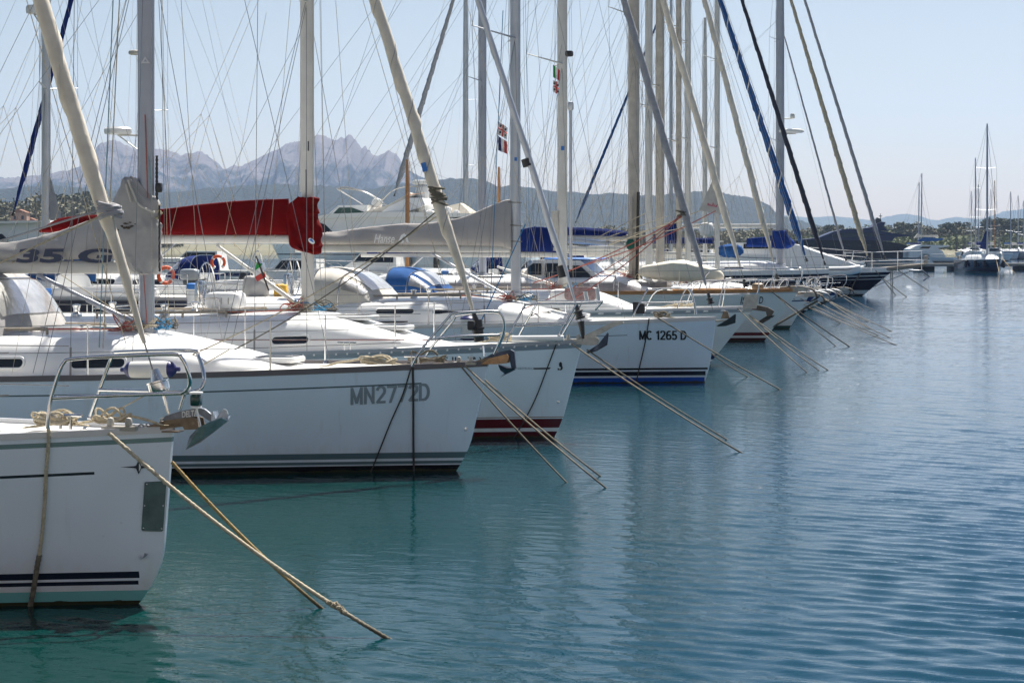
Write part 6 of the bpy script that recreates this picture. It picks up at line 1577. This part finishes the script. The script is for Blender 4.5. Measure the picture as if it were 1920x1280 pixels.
def tree_proto(kind):
    if kind == 'pine':   # umbrella pine or eucalyptus: clumps on a branching trunk
        cl = np.array([(RG.uniform(-3.4, 3.4), RG.uniform(-3, 3), RG.uniform(6.2, 10.2), RG.uniform(1.1, 1.9), RG.uniform(1.1, 1.9), RG.uniform(.6, 1.1)) for _ in range(17)])
        V = crown_arrays(cl, 110, .26, RG); m = lA
    elif kind == 'round':
        cl = np.array([(RG.normal() * 2.1, RG.normal() * 2.1, 4.4 + RG.normal() * 1.7, RG.uniform(1.2, 2.1), RG.uniform(1.2, 2.1), RG.uniform(1., 1.7)) for _ in range(20)])
        V = crown_arrays(cl, 100, .28, RG); m = lB
    else:
        cl = np.array([(RG.normal() * 1.8, RG.normal() * 1.8, 3.6 + RG.normal() * 1.4, RG.uniform(1., 1.8), RG.uniform(1., 1.8), RG.uniform(.9, 1.5)) for _ in range(18)])
        V = crown_arrays(cl, 90, .26, RG); m = lC
    b = MB(); h = 8 if kind == 'pine' else 4.5; b.tube([(0, 0, -1), (.15, 0, h * .4), (.0, .1, h * .75)], [.32, .24, .14], 7)
    for k in range(5):
        c = cl[k]; b.tube([(.1, 0, h * (.35 + .08 * k)), (c[0] * .5, c[1] * .5, h * .7), (c[0], c[1], c[2])], [.13, .09, .04], 5)
    tr = bpy.data.meshes.new('trunk'); tr.from_pydata(b.v, [], b.f); tr.materials.append(bark)
    return quads('crown', V, m), tr
PROT = {k: [tree_proto(k) for _ in range(2)] for k in ('pine', 'round', 'bush')}
def tree(px, Y, topy, kind, label, grp, i=0, wide=1.):
    z = H + (HY - topy) * Y / F; h0 = {'pine': 10.8, 'round': 8.6, 'bush': 7.}[kind]; s = z / h0
    t = thing({'pine': 'pine_tree', 'round': 'broadleaf_tree', 'bush': 'shrub_tree'}[kind], label, 'tree', W(px, HY, Y) - Vector((0, 0, H)), i * 1.3, grp); t.scale = (s * wide, s * wide, s)
    cr, tr = PROT[kind][i % 2]
    for n_, me in (('crown', cr), ('trunk', tr)):
        o = bpy.data.objects.new(n_, me); C.objects.link(o); o.parent = t
T = [(1706, 417, 'pine', 1.3), (1728, 416, 'round', 1.2), (1776, 421, 'pine', 1.), (1792, 416, 'pine', 1.2), (1815, 418, 'round', 1.1), (1838, 424, 'round', 1.2), (1856, 409, 'pine', .9), (1866, 410, 'pine', 1.), (1878, 414, 'round', 1.), (1890, 409, 'pine', 1.2), (1903, 411, 'pine', 1.2), (1918, 414, 'round', 1.3),
     (1938, 410, 'pine', 1.2), (1560, 421, 'pine', 1.2), (1590, 420, 'round', 1.3), (1612, 423, 'round', 1.2), (1525, 425, 'round', 1.2), (1500, 424, 'round', 1.3), (1656, 424, 'pine', 1.3), (1680, 420, 'round', 1.2), (1640, 426, 'bush', 1.3), (1748, 424, 'round', 1.2), (1762, 428, 'bush', 1.3), (1885, 436, 'bush', 1.3), (1828, 440, 'bush', 1.), (1905, 440, 'bush', 1.4),
     (1455, 423, 'round', 1.2), (1400, 425, 'round', 1.4), (1340, 424, 'round', 1.4), (1170, 421, 'round', 1.5), (1110, 426, 'round', 1.5)]
for i, (px, ty, k, w) in enumerate(T):
    tree(px, 620 + 60 * ((i * 37) % 5) / 4, ty, k, {'pine': 'tall dark tree with a spreading gappy crown on the far shore', 'round': 'rounded olive green tree on the far shore', 'bush': 'low fresh green tree at the edge of the far shore'}[k], {'pine': 'tall trees of the far shore', 'round': 'rounded trees of the far shore', 'bush': 'low trees of the far shore'}[k], i, w)
TL = [(4, 378, 'round'), (22, 363, 'round'), (40, 371, 'round'), (60, 376, 'bush'), (112, 364, 'round'), (132, 359, 'round'), (150, 362, 'pine'), (172, 372, 'round'), (196, 376, 'round'), (228, 380, 'pine'), (320, 408, 'round'), (-20, 366, 'round')]
for i, (px, ty, k) in enumerate(TL):
    tree(px, 640 + 35 * (i % 4), ty, k, 'tree on the wooded rise at the left behind the masts', 'trees of the wooded rise at the left', i, 1.25 if k != 'pine' else 1.4)
def wood(px0, px1, n, prof, Y0, Y1, m, name):
    cl = []
    for _ in range(n):
        px = RG.uniform(px0, px1); Y = RG.uniform(Y0, Y1); top = H + (HY - interp(prof, px)) * Y / F
        z = RG.uniform(.1, 1.) ** .7 * top; r = RG.uniform(1.3, 2.6)
        cl.append(((px - CX) * Y / F, Y, max(z - .8, 0.), r * 1.3, r * 1.3, r * .8))
    o = bpy.data.objects.new(name, quads(name, crown_arrays(np.array(cl), 26, .42, RG), m)); C.objects.link(o); o['kind'] = 'stuff'; return o
pr = [(1050, 436), (1300, 434), (1470, 430), (1540, 431), (1600, 432), (1660, 430), (1720, 428), (1760, 430), (1800, 428), (1850, 427), (1900, 428), (2200, 425)]
wood(1040, 2150, 1700, pr, 640, 760, lB, 'far_wood'); wood(1400, 2150, 500, [(1400, 445), (2200, 443)], 600, 630, lC, 'shore_scrub')
wood(-250, 330, 1500, [(-250, 385), (-40, 376), (0, 382), (30, 376), (60, 385), (100, 374), (140, 370), (175, 381), (240, 388), (300, 405), (340, 418)], 660, 760, lB, 'left_wood')
def palm(px, Y, topy, label):
    z = H + (HY - topy) * Y / F; t = thing('palm_tree', label, 'palm tree', W(px, HY, Y) - Vector((0, 0, H)))
    b = MB(); b.tube([(0, 0, -.5), (.2, 0, z * .5), (.1, 0, z * .72)], [.4, .3, .28], 8); b.build('trunk', bark, t)
    b = MB()
    for k in range(26):
        a = k * 2.4; e = .9 - 1.5 * (k / 26); L_ = z * .48; P = []
        for j in range(6):
            u = j / 5; P.append(Vector((math.cos(a) * L_ * u * math.cos(e * (1 - u)), math.sin(a) * L_ * u, z * .72 + L_ * (math.sin(e) * u - .55 * u * u))))
        sd = Vector((-math.sin(a), math.cos(a), 0))
        b.grid([[p - sd * .28 * (1 - u_) - Vector((0, 0, .12)), p, p + sd * .28 * (1 - u_) - Vector((0, 0, .12))] for p, u_ in zip(P, (0, .2, .4, .6, .8, 1.))])
    b.build('fronds', lC, t)
palm(1793, 590, 436, 'bushy palm tree in front of the pines, left of the paired masts'); palm(1806, 600, 434, 'second palm tree closer to the paired masts')
# a few houses in the wood
def house(px, Y, z, w, h, label, m):
    t = thing('house', label, 'house', W(px, HY, Y) - Vector((0, 0, H - z)))
    MB().box((0, 0, h / 2), (w, w * .8, h)).build('wall', m, t, smooth=False)
    MB().prism([(-w * .56, h), (w * .56, h), (0, h + w * .22)], -w * .44, w * .44).build('roof', mat('roof_tile', (.32, .15, .09), .9, var=.3), t, smooth=False)
    for k in (-1, 1): MB().box((k * w * .24, -w * .41, h * .55), (w * .14, .1, h * .35)).build('window', glass, t, smooth=False)
house(38, 618, 9.3, 5, 3.4, 'small pink house among the trees at the left', mat('house_pink', (.50, .30, .24), .9)); house(58, 626, 7.8, 4, 2.6, 'ochre house right of the small pink house', mat('house_ochre', (.50, .38, .24), .9))

# ============ air
b = MB(); b.box((0, 3450, 0), (15500, 7500, 1)); 
for i, v in enumerate(b.v): b.v[i] = (v[0], v[1], -8. if v[2] < 0 else 520.)
hz = b.build('haze', [], smooth=False); hz['kind'] = 'stuff'
hm = bpy.data.materials.new('haze_air'); hm.use_nodes = True; nt = hm.node_tree; nt.nodes.clear()
ou = nt.nodes.new('ShaderNodeOutputMaterial'); pv = nt.nodes.new('ShaderNodeVolumePrincipled'); nt.links.new(pv.outputs[0], ou.inputs['Volume'])
pv.inputs['Color'].default_value = (.46, .63, .95, 1); pv.inputs['Density'].default_value = 0.95e-4; pv.inputs['Anisotropy'].default_value = .2
hz.data.materials.append(hm)

# ============ behind the camera: unseen quay and pale houses, added to bounce sun onto hulls
q = MB(); q.box((0, -58, -1.5), (400, 124, 5)); q.build('quay_ground', concrete, smooth=False)['kind'] = 'structure'
hw_ = [mat('plaster_%s' % n_, c_, .9, var=.08) for n_, c_ in (('cream', (.50, .47, .42)), ('white', (.60, .60, .60)), ('rose', (.48, .38, .35)))]
for k in range(7):
    X = -66 + k * 21.5; hh = (9.5, 12.5, 8.5)[k % 3]
    t = thing('reflector_house', '%s plastered unseen house added behind the quay to bounce sun onto the hulls, %s' % (('cream', 'white', 'rose')[k % 3], ('at the far left end', 'second from the left end', 'third from the left end', 'in the middle', 'just right of the middle', 'next to the right end', 'at the far right end')[k]), 'house', (X, -22, 1.0))
    MB().box((0, -5, hh / 2), (21, 10, hh)).build('wall', hw_[k % 3], t, smooth=False)
    MB().prism([(-10.9, hh), (10.9, hh), (7, hh + 2.4), (-7, hh + 2.4)], -10.6, .6).build('roof', mat('roof_tile', (.32, .15, .09), .9, var=.3), t, smooth=False)
    for r_ in range(int(hh // 3)):
        for c in range(6):
            x = -8.6 + c * 3.45; f = MB().box((x, .04, 1.6 + r_ * 3.1), (1.2, .12, 1.7)).build('window', white, t, smooth=False); MB().box((x, .11, 1.6 + r_ * 3.1), (1.0, .04, 1.5)).build('pane', glass, f, smooth=False)

# ============ light and camera
w = bpy.data.worlds.new('World'); S.world = w; w.use_nodes = True; nt = w.node_tree
bg = nt.nodes['Background']; sk = nt.nodes.new('ShaderNodeTexSky'); sk.sky_type = 'NISHITA'; sk.sun_disc = False
EL, AZ = R(56), R(24)
sk.sun_elevation = EL; sk.sun_rotation = AZ; sk.air_density = 1.; sk.dust_density = .7; sk.ozone_density = 1.
nt.links.new(mixc(nt, 1., sk.outputs[0], (1.09, .967, .875), 'MULTIPLY'), bg.inputs[0]); bg.inputs[1].default_value = .050
sl = bpy.data.lights.new('sun', 'SUN'); sl.energy = 5.0; sl.angle = R(.5); sl.color = (1, .95, .87)
so = bpy.data.objects.new('sun', sl); C.objects.link(so)
d = Vector((math.sin(AZ) * math.cos(EL), math.cos(AZ) * math.cos(EL), math.sin(EL)))
so.rotation_euler = (-d).to_track_quat('-Z', 'Y').to_euler()
cam = bpy.data.cameras.new('camera'); co = bpy.data.objects.new('camera', cam); C.objects.link(co); S.camera = co
co.location = (0, 0, H); co.rotation_euler = (R(90), 0, 0); cam.sensor_width = 36; cam.lens = F / 1920 * 36; cam.clip_end = 20000; cam.clip_start = .1
cam.shift_y = -(640 - HY) / 1920
S.view_settings.view_transform = 'Standard'; S.view_settings.look = 'None'; S.view_settings.exposure = 1.0; S.view_settings.gamma = 1; S.view_settings.use_curve_mapping = False
S.cycles.max_bounces = 8; S.cycles.sample_clamp_indirect = 5.; S.cycles.volume_bounces = 2; S.cycles.use_denoising = True
